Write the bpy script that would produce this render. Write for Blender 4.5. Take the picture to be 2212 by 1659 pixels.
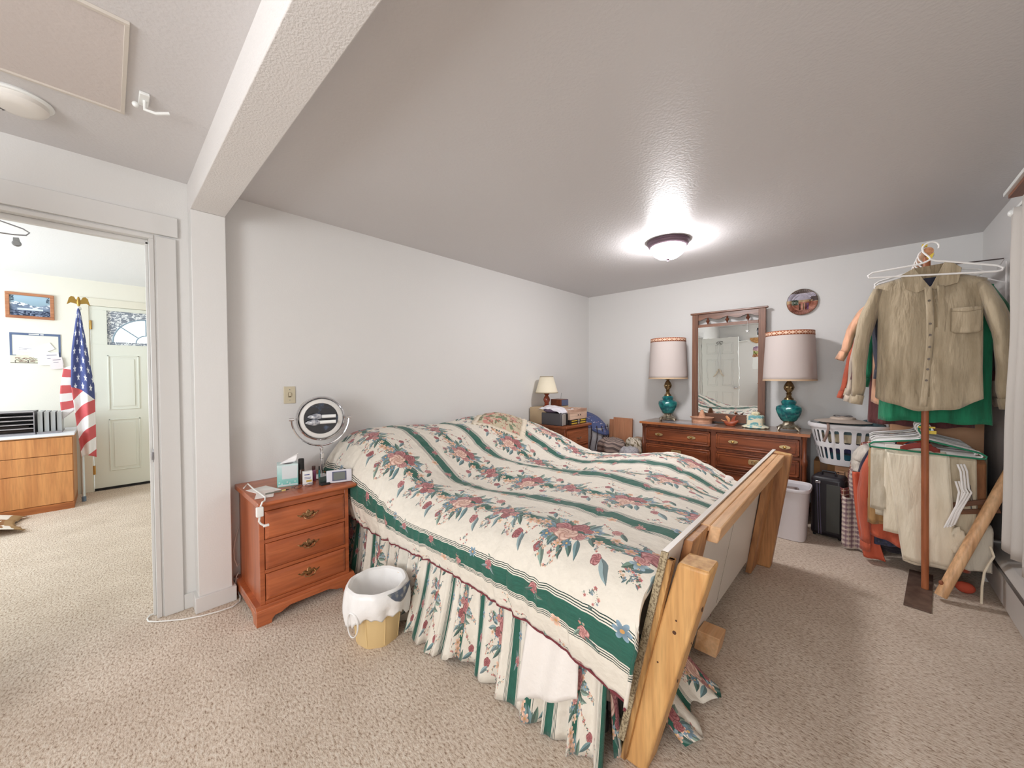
import bpy, bmesh, math, random
import numpy as np
from mathutils import Vector, Matrix, noise
from math import sin, cos, pi, radians, sqrt

for o in list(bpy.data.objects):
    bpy.data.objects.remove(o)
SC = bpy.context.scene
COL = SC.collection
random.seed(7)

# ---------------------------------------------------------------- camera
cam_d = bpy.data.cameras.new('camera')
cam_d.sensor_width = 36.0
cam_d.lens = 36.0 * 810.95 / 2212.0
cam_d.clip_start = 0.02
cam = bpy.data.objects.new('camera', cam_d)
COL.objects.link(cam)
YAW, PITCH, ROLL = radians(42.9756), radians(1.1961), radians(-0.2341)
_f = Vector((-sin(YAW) * cos(PITCH), cos(YAW) * cos(PITCH), -sin(PITCH)))
_r = Vector((cos(YAW), sin(YAW), 0))
_u = _r.cross(_f)
_r2 = _r * cos(ROLL) + _u * sin(ROLL)
_u2 = _u * cos(ROLL) - _r * sin(ROLL)
cam.matrix_world = Matrix(((_r2.x, _u2.x, -_f.x, 2.8142), (_r2.y, _u2.y, -_f.y, 0.0),
                           (_r2.z, _u2.z, -_f.z, 1.32), (0, 0, 0, 1)))
SC.camera = cam

# ---------------------------------------------------------------- world, lights, exposure
world = bpy.data.worlds.new('daylight')
world.use_nodes = True
SC.world = world
bg = world.node_tree.nodes['Background']
bg.inputs[0].default_value = (0.86, 0.93, 1.0, 1)
bg.inputs[1].default_value = 1.6


def area(name, loc, size, size_y, power, rot, col=(1, 1, 1)):
    d = bpy.data.lights.new(name, 'AREA')
    d.shape = 'RECTANGLE'
    d.size, d.size_y, d.energy, d.color = size, size_y, power, col
    o = bpy.data.objects.new(name, d)
    COL.objects.link(o)
    o.location = loc
    o.rotation_euler = rot
    return o


# daylight entering through the windows (each lamp sits just inside an opening; the hall lamp and window are added)
area('daylight_front_room', (-2.1, -2.62, 1.5), 1.7, 1.2, 77, (radians(-90), 0, pi), (0.84, 0.93, 1.0))
area('hall_fill_light', (2.52, -2.08, 1.45), 1.45, 1.1, 60, (radians(-90), 0, pi), (0.97, 0.985, 1.0))  # fill light added behind the camera to brighten the clothes and back wall
# the bedroom ceiling lamp and the added hall lamp light the room from their own glowing glass (built below)


def bulb(name, loc, power, rad, col):
    d = bpy.data.lights.new(name, 'POINT')
    d.energy, d.shadow_soft_size, d.color = power, rad, col
    o = bpy.data.objects.new(name, d)
    COL.objects.link(o)
    o.location = loc
    return o



SC.view_settings.view_transform = 'Standard'
SC.view_settings.look = 'None'
SC.view_settings.exposure = 0.21
SC.view_settings.gamma = 1.0
SC.view_settings.use_curve_mapping = False
SC.cycles.use_denoising = True
SC.cycles.max_bounces = 10
SC.cycles.diffuse_bounces = 6
SC.cycles.caustics_reflective = False
SC.cycles.caustics_refractive = False
SC.cycles.sample_clamp_indirect = 6.0


# ---------------------------------------------------------------- colour and materials
def lin(c):
    out = []
    for v in c[:3]:
        v = v / 255.0
        out.append(v / 12.92 if v <= 0.04045 else ((v + 0.055) / 1.055) ** 2.4)
    return (out[0], out[1], out[2], 1.0)


MATS = {}


def mat(name, c, rough=0.6, metal=0.0, bump=None, var=None, spec=0.5, trans=0.0, alpha=1.0, coat=0.0,
        emit=None, sheen=0.0, stretch=(1, 1, 1)):
    """bump=(scale, strength, distance)  var=(scale, colour2, low, high)"""
    if name in MATS:
        return MATS[name]
    m = bpy.data.materials.new(name)
    m.use_nodes = True
    nt = m.node_tree
    b = nt.nodes['Principled BSDF']
    b.inputs['Base Color'].default_value = lin(c)
    b.inputs['Roughness'].default_value = rough
    b.inputs['Metallic'].default_value = metal
    b.inputs['Specular IOR Level'].default_value = spec
    b.inputs['Transmission Weight'].default_value = trans
    b.inputs['Alpha'].default_value = alpha
    b.inputs['Coat Weight'].default_value = coat
    b.inputs['Sheen Weight'].default_value = sheen
    if emit:
        b.inputs['Emission Color'].default_value = lin(emit[0])
        b.inputs['Emission Strength'].default_value = emit[1]
    tc = nt.nodes.new('ShaderNodeTexCoord')
    mp = nt.nodes.new('ShaderNodeMapping')
    mp.inputs['Scale'].default_value = stretch
    nt.links.new(tc.outputs['Object'], mp.inputs[0])
    if bump:
        n = nt.nodes.new('ShaderNodeTexNoise')
        n.inputs['Scale'].default_value = bump[0]
        n.inputs['Detail'].default_value = 4
        nt.links.new(mp.outputs[0], n.inputs['Vector'])
        bp = nt.nodes.new('ShaderNodeBump')
        bp.inputs['Strength'].default_value = bump[1]
        bp.inputs['Distance'].default_value = bump[2]
        nt.links.new(n.outputs['Fac'], bp.inputs['Height'])
        nt.links.new(bp.outputs[0], b.inputs['Normal'])
    if var:
        n = nt.nodes.new('ShaderNodeTexNoise')
        n.inputs['Scale'].default_value = var[0]
        n.inputs['Detail'].default_value = 5
        nt.links.new(mp.outputs[0], n.inputs['Vector'])
        r = nt.nodes.new('ShaderNodeValToRGB')
        r.color_ramp.elements[0].position = var[2]
        r.color_ramp.elements[1].position = var[3]
        r.color_ramp.elements[0].color = lin(var[1])
        r.color_ramp.elements[1].color = lin(c)
        nt.links.new(n.outputs['Fac'], r.inputs[0])
        nt.links.new(r.outputs[0], b.inputs['Base Color'])
    MATS[name] = m
    return m


def wood(name, c1, c2, axis=0, rough=0.4, scale=1.0, coat=0.0, ring=False, dark=0.5):
    """grain runs along axis"""
    if name in MATS:
        return MATS[name]
    m = bpy.data.materials.new(name)
    m.use_nodes = True
    nt = m.node_tree
    b = nt.nodes['Principled BSDF']
    b.inputs['Roughness'].default_value = rough
    b.inputs['Coat Weight'].default_value = coat
    b.inputs['Coat Roughness'].default_value = 0.25
    tc = nt.nodes.new('ShaderNodeTexCoord')
    mp = nt.nodes.new('ShaderNodeMapping')
    s = [16 * scale] * 3
    s[axis] = 1.3 * scale
    mp.inputs['Scale'].default_value = s
    nt.links.new(tc.outputs['Object'], mp.inputs[0])
    n = nt.nodes.new('ShaderNodeTexNoise')
    n.inputs['Scale'].default_value = 1.0 if not ring else 0.6
    n.inputs['Detail'].default_value = 6
    n.inputs['Distortion'].default_value = 0.8 if not ring else 1.6
    nt.links.new(mp.outputs[0], n.inputs['Vector'])
    r = nt.nodes.new('ShaderNodeValToRGB')
    r.color_ramp.elements[0].position = 0.32
    r.color_ramp.elements[0].color = lin(c2)
    r.color_ramp.elements[1].position = 0.62
    r.color_ramp.elements[1].color = lin(c1)
    nt.links.new(n.outputs['Fac'], r.inputs[0])
    # fine pores
    n2 = nt.nodes.new('ShaderNodeTexNoise')
    n2.inputs['Scale'].default_value = 6.0
    n2.inputs['Detail'].default_value = 3
    nt.links.new(mp.outputs[0], n2.inputs['Vector'])
    mx = nt.nodes.new('ShaderNodeMix')
    mx.data_type = 'RGBA'
    mx.blend_type = 'MULTIPLY'
    mx.inputs[0].default_value = dark
    r2 = nt.nodes.new('ShaderNodeValToRGB')
    r2.color_ramp.elements[0].position = 0.3
    r2.color_ramp.elements[0].color = (0.45, 0.42, 0.4, 1)
    r2.color_ramp.elements[1].position = 0.6
    r2.color_ramp.elements[1].color = (1, 1, 1, 1)
    nt.links.new(n2.outputs['Fac'], r2.inputs[0])
    nt.links.new(r.outputs[0], mx.inputs[6])
    nt.links.new(r2.outputs[0], mx.inputs[7])
    nt.links.new(mx.outputs[2], b.inputs['Base Color'])
    bp = nt.nodes.new('ShaderNodeBump')
    bp.inputs['Strength'].default_value = 0.15
    bp.inputs['Distance'].default_value = 0.001
    nt.links.new(n2.outputs['Fac'], bp.inputs['Height'])
    nt.links.new(bp.outputs[0], b.inputs['Normal'])
    MATS[name] = m
    return m


def painted(name, arr, rough=0.7, bump=None, sheen=0.0, interp='Linear'):
    """material whose colours are computed here: arr is a height x width x 3 float array in 0..1 sRGB"""
    h, w = arr.shape[:2]
    im = bpy.data.images.new(name, w, h)
    px = np.ones((h, w, 4), np.float32)
    px[..., :3] = np.clip(arr[::-1], 0, 1)
    im.pixels.foreach_set(px.ravel())
    im.update()
    im.pack()
    m = bpy.data.materials.new(name)
    m.use_nodes = True
    nt = m.node_tree
    b = nt.nodes['Principled BSDF']
    b.inputs['Roughness'].default_value = rough
    b.inputs['Specular IOR Level'].default_value = 0.3
    b.inputs['Sheen Weight'].default_value = sheen
    t = nt.nodes.new('ShaderNodeTexImage')
    t.image = im
    t.interpolation = interp
    uv = nt.nodes.new('ShaderNodeUVMap')
    nt.links.new(uv.outputs[0], t.inputs[0])
    nt.links.new(t.outputs[0], b.inputs['Base Color'])
    if bump:
        tc = nt.nodes.new('ShaderNodeTexCoord')
        n = nt.nodes.new('ShaderNodeTexNoise')
        n.inputs['Scale'].default_value = bump[0]
        n.inputs['Detail'].default_value = 4
        nt.links.new(tc.outputs['Object'], n.inputs['Vector'])
        bp = nt.nodes.new('ShaderNodeBump')
        bp.inputs['Strength'].default_value = bump[1]
        bp.inputs['Distance'].default_value = bump[2]
        nt.links.new(n.outputs['Fac'], bp.inputs['Height'])
        nt.links.new(bp.outputs[0], b.inputs['Normal'])
    MATS[name] = m
    return m


# ---------------------------------------------------------------- mesh builder
class B:
    def __init__(self):
        self.v, self.f, self.uv, self.mi = [], [], {}, []

    def face(self, idx, uv=None, mi=0):
        if uv:
            self.uv[len(self.f)] = uv
        self.f.append(tuple(idx))
        self.mi.append(mi)

    def box(self, x0, x1, y0, y1, z0, z1, mi=0, M=None):
        n = len(self.v)
        P = [(x0, y0, z0), (x1, y0, z0), (x1, y1, z0), (x0, y1, z0), (x0, y0, z1), (x1, y0, z1), (x1, y1, z1), (x0, y1, z1)]
        if M is not None:
            P = [tuple(M @ Vector(p)) for p in P]
        self.v += P
        for q in ((0, 3, 2, 1), (4, 5, 6, 7), (0, 1, 5, 4), (1, 2, 6, 5), (2, 3, 7, 6), (3, 0, 4, 7)):
            self.face([n + i for i in q], mi=mi)
        return self

    def hexa(self, P, mi=0):
        n = len(self.v)
        self.v += [tuple(p) for p in P]
        for q in ((0, 3, 2, 1), (4, 5, 6, 7), (0, 1, 5, 4), (1, 2, 6, 5), (2, 3, 7, 6), (3, 0, 4, 7)):
            self.face([n + i for i in q], mi=mi)
        return self

    def prism(self, poly, axis, a, b, mi=0):
        """poly: 2-D points in the other two axes (cyclic order), extruded a..b along axis"""
        n = len(self.v)
        k = len(poly)
        for t in (a, b):
            for p in poly:
                q = [0, 0, 0]
                o = [i for i in range(3) if i != axis]
                q[axis] = t
                q[o[0]], q[o[1]] = p
                self.v.append(tuple(q))
        self.face([n + i for i in range(k)][::-1], mi=mi)
        self.face([n + k + i for i in range(k)], mi=mi)
        for i in range(k):
            j = (i + 1) % k
            self.face((n + i, n + j, n + k + j, n + k + i), mi=mi)
        return self

    def rings(self, rings, cap=True, close=True, mi=0):
        n0 = len(self.v)
        k = len(rings[0])
        for r in rings:
            self.v += [tuple(p) for p in r]
        for a in range(len(rings) - 1):
            for i in range(k if close else k - 1):
                j = (i + 1) % k
                self.face((n0 + a * k + i, n0 + a * k + j, n0 + (a + 1) * k + j, n0 + (a + 1) * k + i), mi=mi)
        if cap:
            self.face([n0 + i for i in range(k)][::-1], mi=mi)
            self.face([n0 + (len(rings) - 1) * k + i for i in range(k)], mi=mi)
        return self

    def lathe(self, prof, c=(0, 0, 0), n=24, cap=True, flute=None, mi=0, axis='z'):
        R = []
        for (r, z) in prof:
            ring = []
            for i in range(n):
                a = 2 * pi * i / n
                rr = r * (1 + (flute(a, z) if flute else 0))
                p = (rr * cos(a), rr * sin(a), z)
                if axis == 'x':
                    p = (z, rr * cos(a), rr * sin(a))
                elif axis == 'y':
                    p = (rr * sin(a), z, rr * cos(a))
                ring.append((p[0] + c[0], p[1] + c[1], p[2] + c[2]))
            R.append(ring)
        return self.rings(R, cap, mi=mi)

    def tube(self, pts, r, n=8, cap=True, closed=False, mi=0, flat=1.0):
        pts = [Vector(p) for p in pts]
        m = len(pts)
        R = []
        up = Vector((0, 0, 1))
        prev = None
        for i, p in enumerate(pts):
            if closed:
                d = pts[(i + 1) % m] - pts[i - 1]
            else:
                d = pts[min(i + 1, m - 1)] - pts[max(i - 1, 0)]
            d = d.normalized() if d.length > 1e-9 else Vector((0, 0, 1))
            if prev is None:
                a = d.cross(up)
                if a.length < 1e-3:
                    a = d.cross(Vector((1, 0, 0)))
            else:
                a = prev - d * prev.dot(d)
                if a.length < 1e-4:
                    a = d.cross(up)
            a.normalize()
            prev = a
            b = d.cross(a)
            rr = r[i] if isinstance(r, (list, tuple)) else r
            R.append([tuple(p + a * (rr * cos(2 * pi * k / n)) + b * (rr * flat * sin(2 * pi * k / n))) for k in range(n)])
        if closed:
            R.append(R[0])
            cap = False
        return self.rings(R, cap, mi=mi)

    def grid(self, fn, nu, nv, uvfn=None, closeu=False, mi=0):
        """fn(u, v) -> point with u, v in 0..1"""
        n0 = len(self.v)
        ku = nu if closeu else nu + 1
        for j in range(nv + 1):
            for i in range(ku):
                self.v.append(tuple(fn(i / nu, j / nv)))
        for j in range(nv):
            for i in range(nu):
                i2 = (i + 1) % ku if closeu else i + 1
                q = (n0 + j * ku + i, n0 + j * ku + i2, n0 + (j + 1) * ku + i2, n0 + (j + 1) * ku + i)
                uv = None
                if uvfn:
                    uv = [uvfn(i / nu, j / nv), uvfn((i + 1) / nu, j / nv), uvfn((i + 1) / nu, (j + 1) / nv), uvfn(i / nu, (j + 1) / nv)]
                self.face(q, uv, mi)
        return self

    def ball(self, c, r, n=12, m=8, mi=0):
        rx, ry, rz = r if isinstance(r, (tuple, list)) else (r, r, r)
        R = []
        for j in range(1, m):
            t = pi * j / m
            R.append([(c[0] + rx * sin(t) * cos(2 * pi * i / n), c[1] + ry * sin(t) * sin(2 * pi * i / n), c[2] - rz * cos(t)) for i in range(n)])
        return self.rings(R, True, mi=mi)

    def quad(self, P, uv=((0, 0), (1, 0), (1, 1), (0, 1)), mi=0):
        n = len(self.v)
        self.v += [tuple(p) for p in P]
        self.face((n, n + 1, n + 2, n + 3), list(uv), mi)
        return self


def setp(o, label=None, cat=None, group=None, kind=None):
    if label:
        o['label'] = label
    if cat:
        o['category'] = cat
    if group:
        o['group'] = group
    if kind:
        o['kind'] = kind
    return o


def root_of(p):
    while p.parent:
        p = p.parent
    return p


def part(name, b, m, parent=None, bevel=0.0, smooth=True, solid=0.0, sub=0, local=False, seg=2):
    """link the collected shapes as one mesh; shapes are given in world space (local=True: in the root's own space)"""
    me = bpy.data.meshes.new(name)
    off = Vector((0, 0, 0))
    if parent is not None and not local:
        off = Vector(root_of(parent).location)
    me.from_pydata([tuple(Vector(p) - off) for p in b.v], [], b.f)
    for mm in (m if isinstance(m, (list, tuple)) else [m]):
        me.materials.append(mm)
    me.polygons.foreach_set('material_index', b.mi)
    if b.uv:
        ul = me.uv_layers.new(name='UVMap')
        for fi, uvs in b.uv.items():
            for k, li in enumerate(me.polygons[fi].loop_indices):
                ul.data[li].uv = uvs[k]
    bm = bmesh.new()
    bm.from_mesh(me)
    bmesh.ops.recalc_face_normals(bm, faces=bm.faces)
    if smooth:
        for f in bm.faces:
            f.smooth = True
        for e in bm.edges:
            if len(e.link_faces) == 2 and e.calc_face_angle(0) > radians(38):
                e.smooth = False
    bm.to_mesh(me)
    bm.free()
    me.update()
    o = bpy.data.objects.new(name, me)
    COL.objects.link(o)
    if parent is not None:
        o.parent = parent
    if bevel:
        md = o.modifiers.new('bevel', 'BEVEL')
        md.width, md.segments, md.limit_method = bevel, seg, 'ANGLE'
        md.angle_limit = radians(35)
    if solid:
        md = o.modifiers.new('solid', 'SOLIDIFY')
        md.thickness = solid
        md.offset = 0
    if sub:
        md = o.modifiers.new('sub', 'SUBSURF')
        md.levels = md.render_levels = sub
    return o


def thing(name, label, cat, loc=(0, 0, 0), rz=0, group=None):
    o = bpy.data.objects.new(name, None)
    o.empty_display_size = 0.1
    COL.objects.link(o)
    o.location = loc
    o.rotation_euler = (0, 0, rz)
    return setp(o, label, cat, group)


def structure(name, b, m, bevel=0.0, parent=None):
    o = part(name, b, m, parent, bevel)
    if parent is None:
        o['kind'] = 'structure'
    return o


def interp(x, pts):
    return float(np.interp(x, [p[0] for p in pts], [p[1] for p in pts]))


def nz(x, y, z=0.0):
    return noise.noise(Vector((x, y, z)))


def sm(a, b, x):
    t = min(1, max(0, (x - a) / (b - a)))
    return t * t * (3 - 2 * t)
# ---------------------------------------------------------------- shared materials
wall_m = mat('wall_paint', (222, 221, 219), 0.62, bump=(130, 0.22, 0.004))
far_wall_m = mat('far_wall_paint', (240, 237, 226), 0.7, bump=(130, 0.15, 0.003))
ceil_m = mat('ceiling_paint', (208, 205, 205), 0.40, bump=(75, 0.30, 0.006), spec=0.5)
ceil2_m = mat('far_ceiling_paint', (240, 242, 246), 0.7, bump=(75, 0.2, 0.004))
trim_m = mat('trim_paint', (217, 216, 214), 0.35, bump=(14, 0.05, 0.002))
white_m = mat('white_paint', (236, 238, 236), 0.35)
door_m = mat('front_door_paint', (232, 234, 224), 0.4)
black_m = mat('black_gap', (30, 28, 27), 0.8)
brass_m = mat('brass', (190, 150, 88), 0.28, 1.0)
abrass_m = mat('antique_brass', (200, 160, 116), 0.26, 0.9, var=(60, (96, 68, 46), 0.35, 0.65))
chrome_m = mat('chrome', (225, 225, 228), 0.08, 1.0)
steel_m = mat('dull_steel', (150, 150, 155), 0.35, 0.9)
glass_m = mat('clear_glass', (255, 255, 255), 0.02, trans=1.0)
glass_m.node_tree.nodes['Principled BSDF'].inputs['IOR'].default_value = 1.02

# carpet: flecked cut pile
carpet_m = mat('carpet', (205, 184, 162), 0.95, spec=0.1)
_nt = carpet_m.node_tree
_b = _nt.nodes['Principled BSDF']
_tc = _nt.nodes.new('ShaderNodeTexCoord')
_mp = _nt.nodes.new('ShaderNodeMapping')
_mp.inputs['Scale'].default_value = (1.0, 2.2, 1.0)
_mp.inputs['Rotation'].default_value = (0, 0, 0.5)
_nt.links.new(_tc.outputs['Object'], _mp.inputs[0])
_n1 = _nt.nodes.new('ShaderNodeTexNoise')
_n1.inputs['Scale'].default_value = 55
_n1.inputs['Detail'].default_value = 5
_n1.inputs['Roughness'].default_value = 0.75
_nt.links.new(_mp.outputs[0], _n1.inputs['Vector'])
_n2 = _nt.nodes.new('ShaderNodeTexNoise')
_n2.inputs['Scale'].default_value = 3.5
_n2.inputs['Detail'].default_value = 3
_nt.links.new(_tc.outputs['Object'], _n2.inputs['Vector'])
_r1 = _nt.nodes.new('ShaderNodeValToRGB')
_e = _r1.color_ramp.elements
_e[0].position, _e[0].color = 0.33, lin((146, 116, 94))
_e[1].position, _e[1].color = 0.60, lin((248, 236, 222))
_k = _e.new(0.46)
_k.color = lin((226, 206, 186))
_nt.links.new(_n1.outputs['Fac'], _r1.inputs[0])
_mx = _nt.nodes.new('ShaderNodeMix')
_mx.data_type = 'RGBA'
_mx.blend_type = 'MULTIPLY'
_mx.inputs[0].default_value = 0.5
_r2 = _nt.nodes.new('ShaderNodeValToRGB')
_r2.color_ramp.elements[0].position, _r2.color_ramp.elements[0].color = 0.3, (0.74, 0.7, 0.66, 1)
_r2.color_ramp.elements[1].position, _r2.color_ramp.elements[1].color = 0.7, (1, 1, 1, 1)
_nt.links.new(_n2.outputs['Fac'], _r2.inputs[0])
_nt.links.new(_r1.outputs[0], _mx.inputs[6])
_nt.links.new(_r2.outputs[0], _mx.inputs[7])
_nt.links.new(_mx.outputs[2], _b.inputs['Base Color'])
_bp = _nt.nodes.new('ShaderNodeBump')
_bp.inputs['Strength'].default_value = 0.8
_bp.inputs['Distance'].default_value = 0.012
_nt.links.new(_n1.outputs['Fac'], _bp.inputs['Height'])
_nt.links.new(_bp.outputs[0], _b.inputs['Normal'])

WX, WY, H = 3.485, 4.608, 2.416
FX, BY, T = -3.69, -2.2, 0.12

# ---------------------------------------------------------------- shell
structure('floor', B().box(FX - .3, WX + .2, -2.95, WY + .2, -.1, 0), carpet_m)
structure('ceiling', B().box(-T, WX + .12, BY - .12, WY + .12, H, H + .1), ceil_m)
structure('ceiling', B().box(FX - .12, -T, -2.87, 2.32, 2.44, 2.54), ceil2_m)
# wall with the doorway, running from the hall to the far corner
b = B().box(-T, 0, .178, WY, 0, H).box(-T, 0, -.68, .178, 2.09, H).box(-T, 0, BY, -.68, 0, H)
structure('wall_left', b, wall_m)
b = B().box(-T - .004, -T, .178, 2.2, 0, 2.44).box(-T - .004, -T, -.68, .178, 2.09, 2.44).box(-T - .004, -T, -2.75, -.68, 0, 2.44)
structure('wall_near', b, far_wall_m)
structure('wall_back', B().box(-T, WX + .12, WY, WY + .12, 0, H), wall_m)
b = B()
for (y0, y1, z0, z1) in ((BY, 1.7, 0, H), (1.7, 2.9, 0, .9), (1.7, 2.9, 2.1, H), (2.9, WY, 0, H)):
    b.box(WX, WX + .12, y0, y1, z0, z1)
structure('wall_right', b, wall_m)
b = B().box(-T, 1.75, BY - .12, BY, 0, H).box(3.3, WX + .12, BY - .12, BY, 0, H)
b.box(1.75, 3.3, BY - .12, BY, 0, .85).box(1.75, 3.3, BY - .12, BY, 2.05, H)
structure('wall_front', b, wall_m)
# front room shell
b = B().box(FX - .12, FX, -2.75, -.16, 0, 2.44).box(FX - .12, FX, -.16, .82, 2.17, 2.44).box(FX - .12, FX, .82, 2.32, 0, 2.44)
structure('wall_far', b, far_wall_m)
structure('wall_far_right', B().box(FX, -T, 2.2, 2.32, 0, 2.44), far_wall_m)
b = B().box(FX, -3.0, -2.87, -2.75, 0, 2.44).box(-1.2, -T, -2.87, -2.75, 0, 2.44)
b.box(-3.0, -1.2, -2.87, -2.75, 0, .85).box(-3.0, -1.2, -2.87, -2.75, 2.15, 2.44)
structure('wall_far_left', b, far_wall_m)


def window(name, axis, w0, w1, z0, z1, p0, p1, nx=2, nz_=2):
    """frame, sash bars and panes filling an opening; axis: 0 = wall normal along x, 1 = along y"""
    def bx(b, a0, a1, c0, c1, q0, q1):
        if axis == 0:
            b.box(q0, q1, a0, a1, c0, c1)
        else:
            b.box(a0, a1, q0, q1, c0, c1)
    f = B()
    t = .05
    bx(f, w0, w0 + t, z0, z1, p0, p1)
    bx(f, w1 - t, w1, z0, z1, p0, p1)
    bx(f, w0, w1, z0, z0 + t, p0, p1)
    bx(f, w0, w1, z1 - t, z1, p0, p1)
    o = structure(name, f, white_m, .004)
    pm = (p0 + p1) / 2
    for i in range(nx):
        for j in range(nz_):
            a0, a1 = w0 + t + (w1 - w0 - 2 * t) * i / nx, w0 + t + (w1 - w0 - 2 * t) * (i + 1) / nx
            c0, c1 = z0 + t + (z1 - z0 - 2 * t) * j / nz_, z0 + t + (z1 - z0 - 2 * t) * (j + 1) / nz_
            g = B()
            bx(g, a0, a1, c0, c1, pm - .002, pm + .002)
            part('pane', g, glass_m, o)
            s = B()
            bx(s, a0, a0 + .015, c0, c1, pm - .014, pm + .014)
            bx(s, a0, a1, c0, c0 + .015, pm - .014, pm + .014)
            part('sash_bar', s, white_m, o)
    return o


window('window_1', 0, 1.7, 2.9, .9, 2.1, WX + .02, WX + .09)
window('added_window', 1, 1.75, 3.3, .85, 2.05, BY - .10, BY - .03)  # unseen window added to go with the hall fill light
window('window_3', 1, -3.0, -1.2, .85, 2.15, -2.85, -2.78, 3, 2)

# ---------------------------------------------------------------- doorway trim, column, beam
b = B().box(0, .018, .186, .268, 0, 2.085)
structure('trim_1', b, trim_m, .003)                                   # right casing of the doorway
structure('trim_2', B().box(0, .018, -.80, .276, 2.096, 2.205), trim_m, .003)   # head casing
structure('trim_3', B().box(0, .018, -.80, -.70, 0, 2.085), trim_m, .003)
b = B().box(-T - .008, .006, .158, .178, 0, 2.07).box(-T - .008, .006, -.68, -.66, 0, 2.07).box(-T - .008, .006, -.68, .178, 2.07, 2.09)
b.box(-.075, -.04, .146, .158, 0, 2.058).box(-.075, -.04, -.66, -.648, 0, 2.058).box(-.075, -.04, -.66, .158, 2.046, 2.07)
lining = structure('trim_4', b, trim_m, .002)                          # jamb lining and stop
part('strike_plate', B().box(-.034, .004, .1555, .1585, .86, .93).box(.002, .010, .150, .158, .875, .915), steel_m, lining, .001)
structure('column', B().box(0, .10, .322, .478, 0, 2.25), wall_m, .004)
structure('beam', B().box(0, WX, .322, .478, 2.25, H + .01), mat('beam_paint', (226, 223, 221), 0.6, bump=(120, .5, .005)), .004)
b = B().box(0, .014, .268, .308, 0, .085)
structure('baseboard_left', b, trim_m, .002)
b = B().prism([(0.0, .306), (.117, .306), (.117, .494), (0, .494)], 2, 0, .086)
structure('baseboard_column', b, trim_m, .002)
structure('baseboard_wall', B().box(0, .014, .494, 4.6, 0, .085), trim_m, .002)
structure('baseboard_back', B().box(0, WX, WY - .014, WY, 0, .085), mat('brown_base', (150, 118, 92), .5), .002)
structure('baseboard_far', B().box(FX, FX + .015, -.22, -.17, 0, .09).box(FX, FX + .015, .83, 2.2, 0, .09), white_m, .002)

# ceiling hatch, its plastic hook, smoke detector
o = thing('ceiling_hatch', 'flat square access panel set in the hall ceiling with thin trim edge', 'hatch', (.86, -.25, H))
hm = mat('hatch_paint', (205, 196, 192), .6, bump=(60, .3, .004))
part('panel', B().box(.586, 1.14, -.56, .052, H - .004, H + .001), hm, o)
b = B()
for q in ((.574, .586, -.572, .064), (1.14, 1.152, -.572, .064), (.586, 1.14, .052, .064), (.586, 1.14, -.572, -.56)):
    b.box(*q, H - .011, H)
part('edge_trim', b, mat('edge_beige', (206, 198, 188), .6), o, .001)
o = thing('ceiling_hook', 'small white plastic hook bracket on the ceiling between hatch and beam', 'hook', (.752, .118, H))
part('plate', B().box(.70, .79, .098, .128, H - .012, H), white_m, o, .003)
part('arm', B().tube([(.745, .115, H - .01), (.745, .115, H - .045), (.755, .145, H - .05), (.765, .185, H - .035)], .006), white_m, o)
part('knob', B().ball((.73, .09, H - .03), .011), white_m, o)
o = thing('smoke_detector', 'round white smoke detector on the hall ceiling', 'smoke detector', (.385, -.225, H))
part('base_plate', B().lathe([(.092, H), (.095, H - .006), (.090, H - .012)], (.385, -.225, 0), 36), white_m, o)
part('housing', B().lathe([(.080, H - .012), (.080, H - .028), (.070, H - .040), (.045, H - .046), (.0, H - .046)], (.385, -.225, 0), 36, cap=False), mat('detector_white', (232, 228, 222), .4), o)
b = B()
for i in range(5):
    a = radians(-140 + i * 9)
    b.box(-.002, .002, -.006, .006, 0, .0015, M=Matrix.Translation((.385 + .058 * cos(a), -.225 + .058 * sin(a), H - .0445)) @ Matrix.Rotation(a + pi / 2, 4, 'Z'))
part('vent_slots', b, black_m, o)

# valance board over the right window, with curtain rod and curtain
b = B().box(3.36, WX, 1.45, 3.30, 2.272, 2.292)
o = thing('valance_board', 'white painted board with raw brown underside high over the right-hand curtain', 'shelf', (3.42, 2.3, 2.27))
part('board', b, white_m, o, .002)
part('underside_strip', B().box(3.375, WX, 1.46, 3.285, 2.255, 2.272), wood('raw_brown', (150, 96, 70), (120, 72, 50), 1), o)
o = thing('curtain_rod', 'white curtain rod on bracket behind the hanging shirts', 'curtain rod', (3.42, 2.3, 2.07))
part('rod', B().tube([(3.36, 1.5, 2.125), (3.36, 3.08, 2.125)], .011), white_m, o)
part('bracket', B().box(3.35, WX, 3.04, 3.06, 2.11, 2.14), white_m, o, .002)
part('finial', B().ball((3.36, 3.095, 2.125), .02), white_m, o)
o.name = 'curtain_rod'


def curtain_fn(u, v):
    y = 3.085 - 1.5 * u
    z = 2.12 - 1.66 * v
    x = 3.352 + .026 * sin(u * 2 * pi * 10 + .6 * sin(v * 3)) * (.5 + .5 * v) + .012 * nz(u * 12, v * 3)
    y += .015 * sin(v * 9 + u * 5)
    return (x, y, z + .012 * sin(u * 40))


cur_m = mat('curtain_cloth', (216, 211, 205), .85, bump=(300, .2, .001))
cn = cur_m.node_tree
tr = cn.nodes.new('ShaderNodeBsdfTranslucent')
tr.inputs[0].default_value = lin((220, 214, 206))
mxs = cn.nodes.new('ShaderNodeMixShader')
mxs.inputs[0].default_value = .22
cn.links.new(cn.nodes['Principled BSDF'].outputs[0], mxs.inputs[1])
cn.links.new(tr.outputs[0], mxs.inputs[2])
cn.links.new(mxs.outputs[0], cn.nodes['Material Output'].inputs['Surface'])
o = part('curtain', B().grid(curtain_fn, 150, 30), cur_m, None, solid=.003)
setp(o, 'long off-white curtain at the right edge of the picture', 'curtain')

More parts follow.
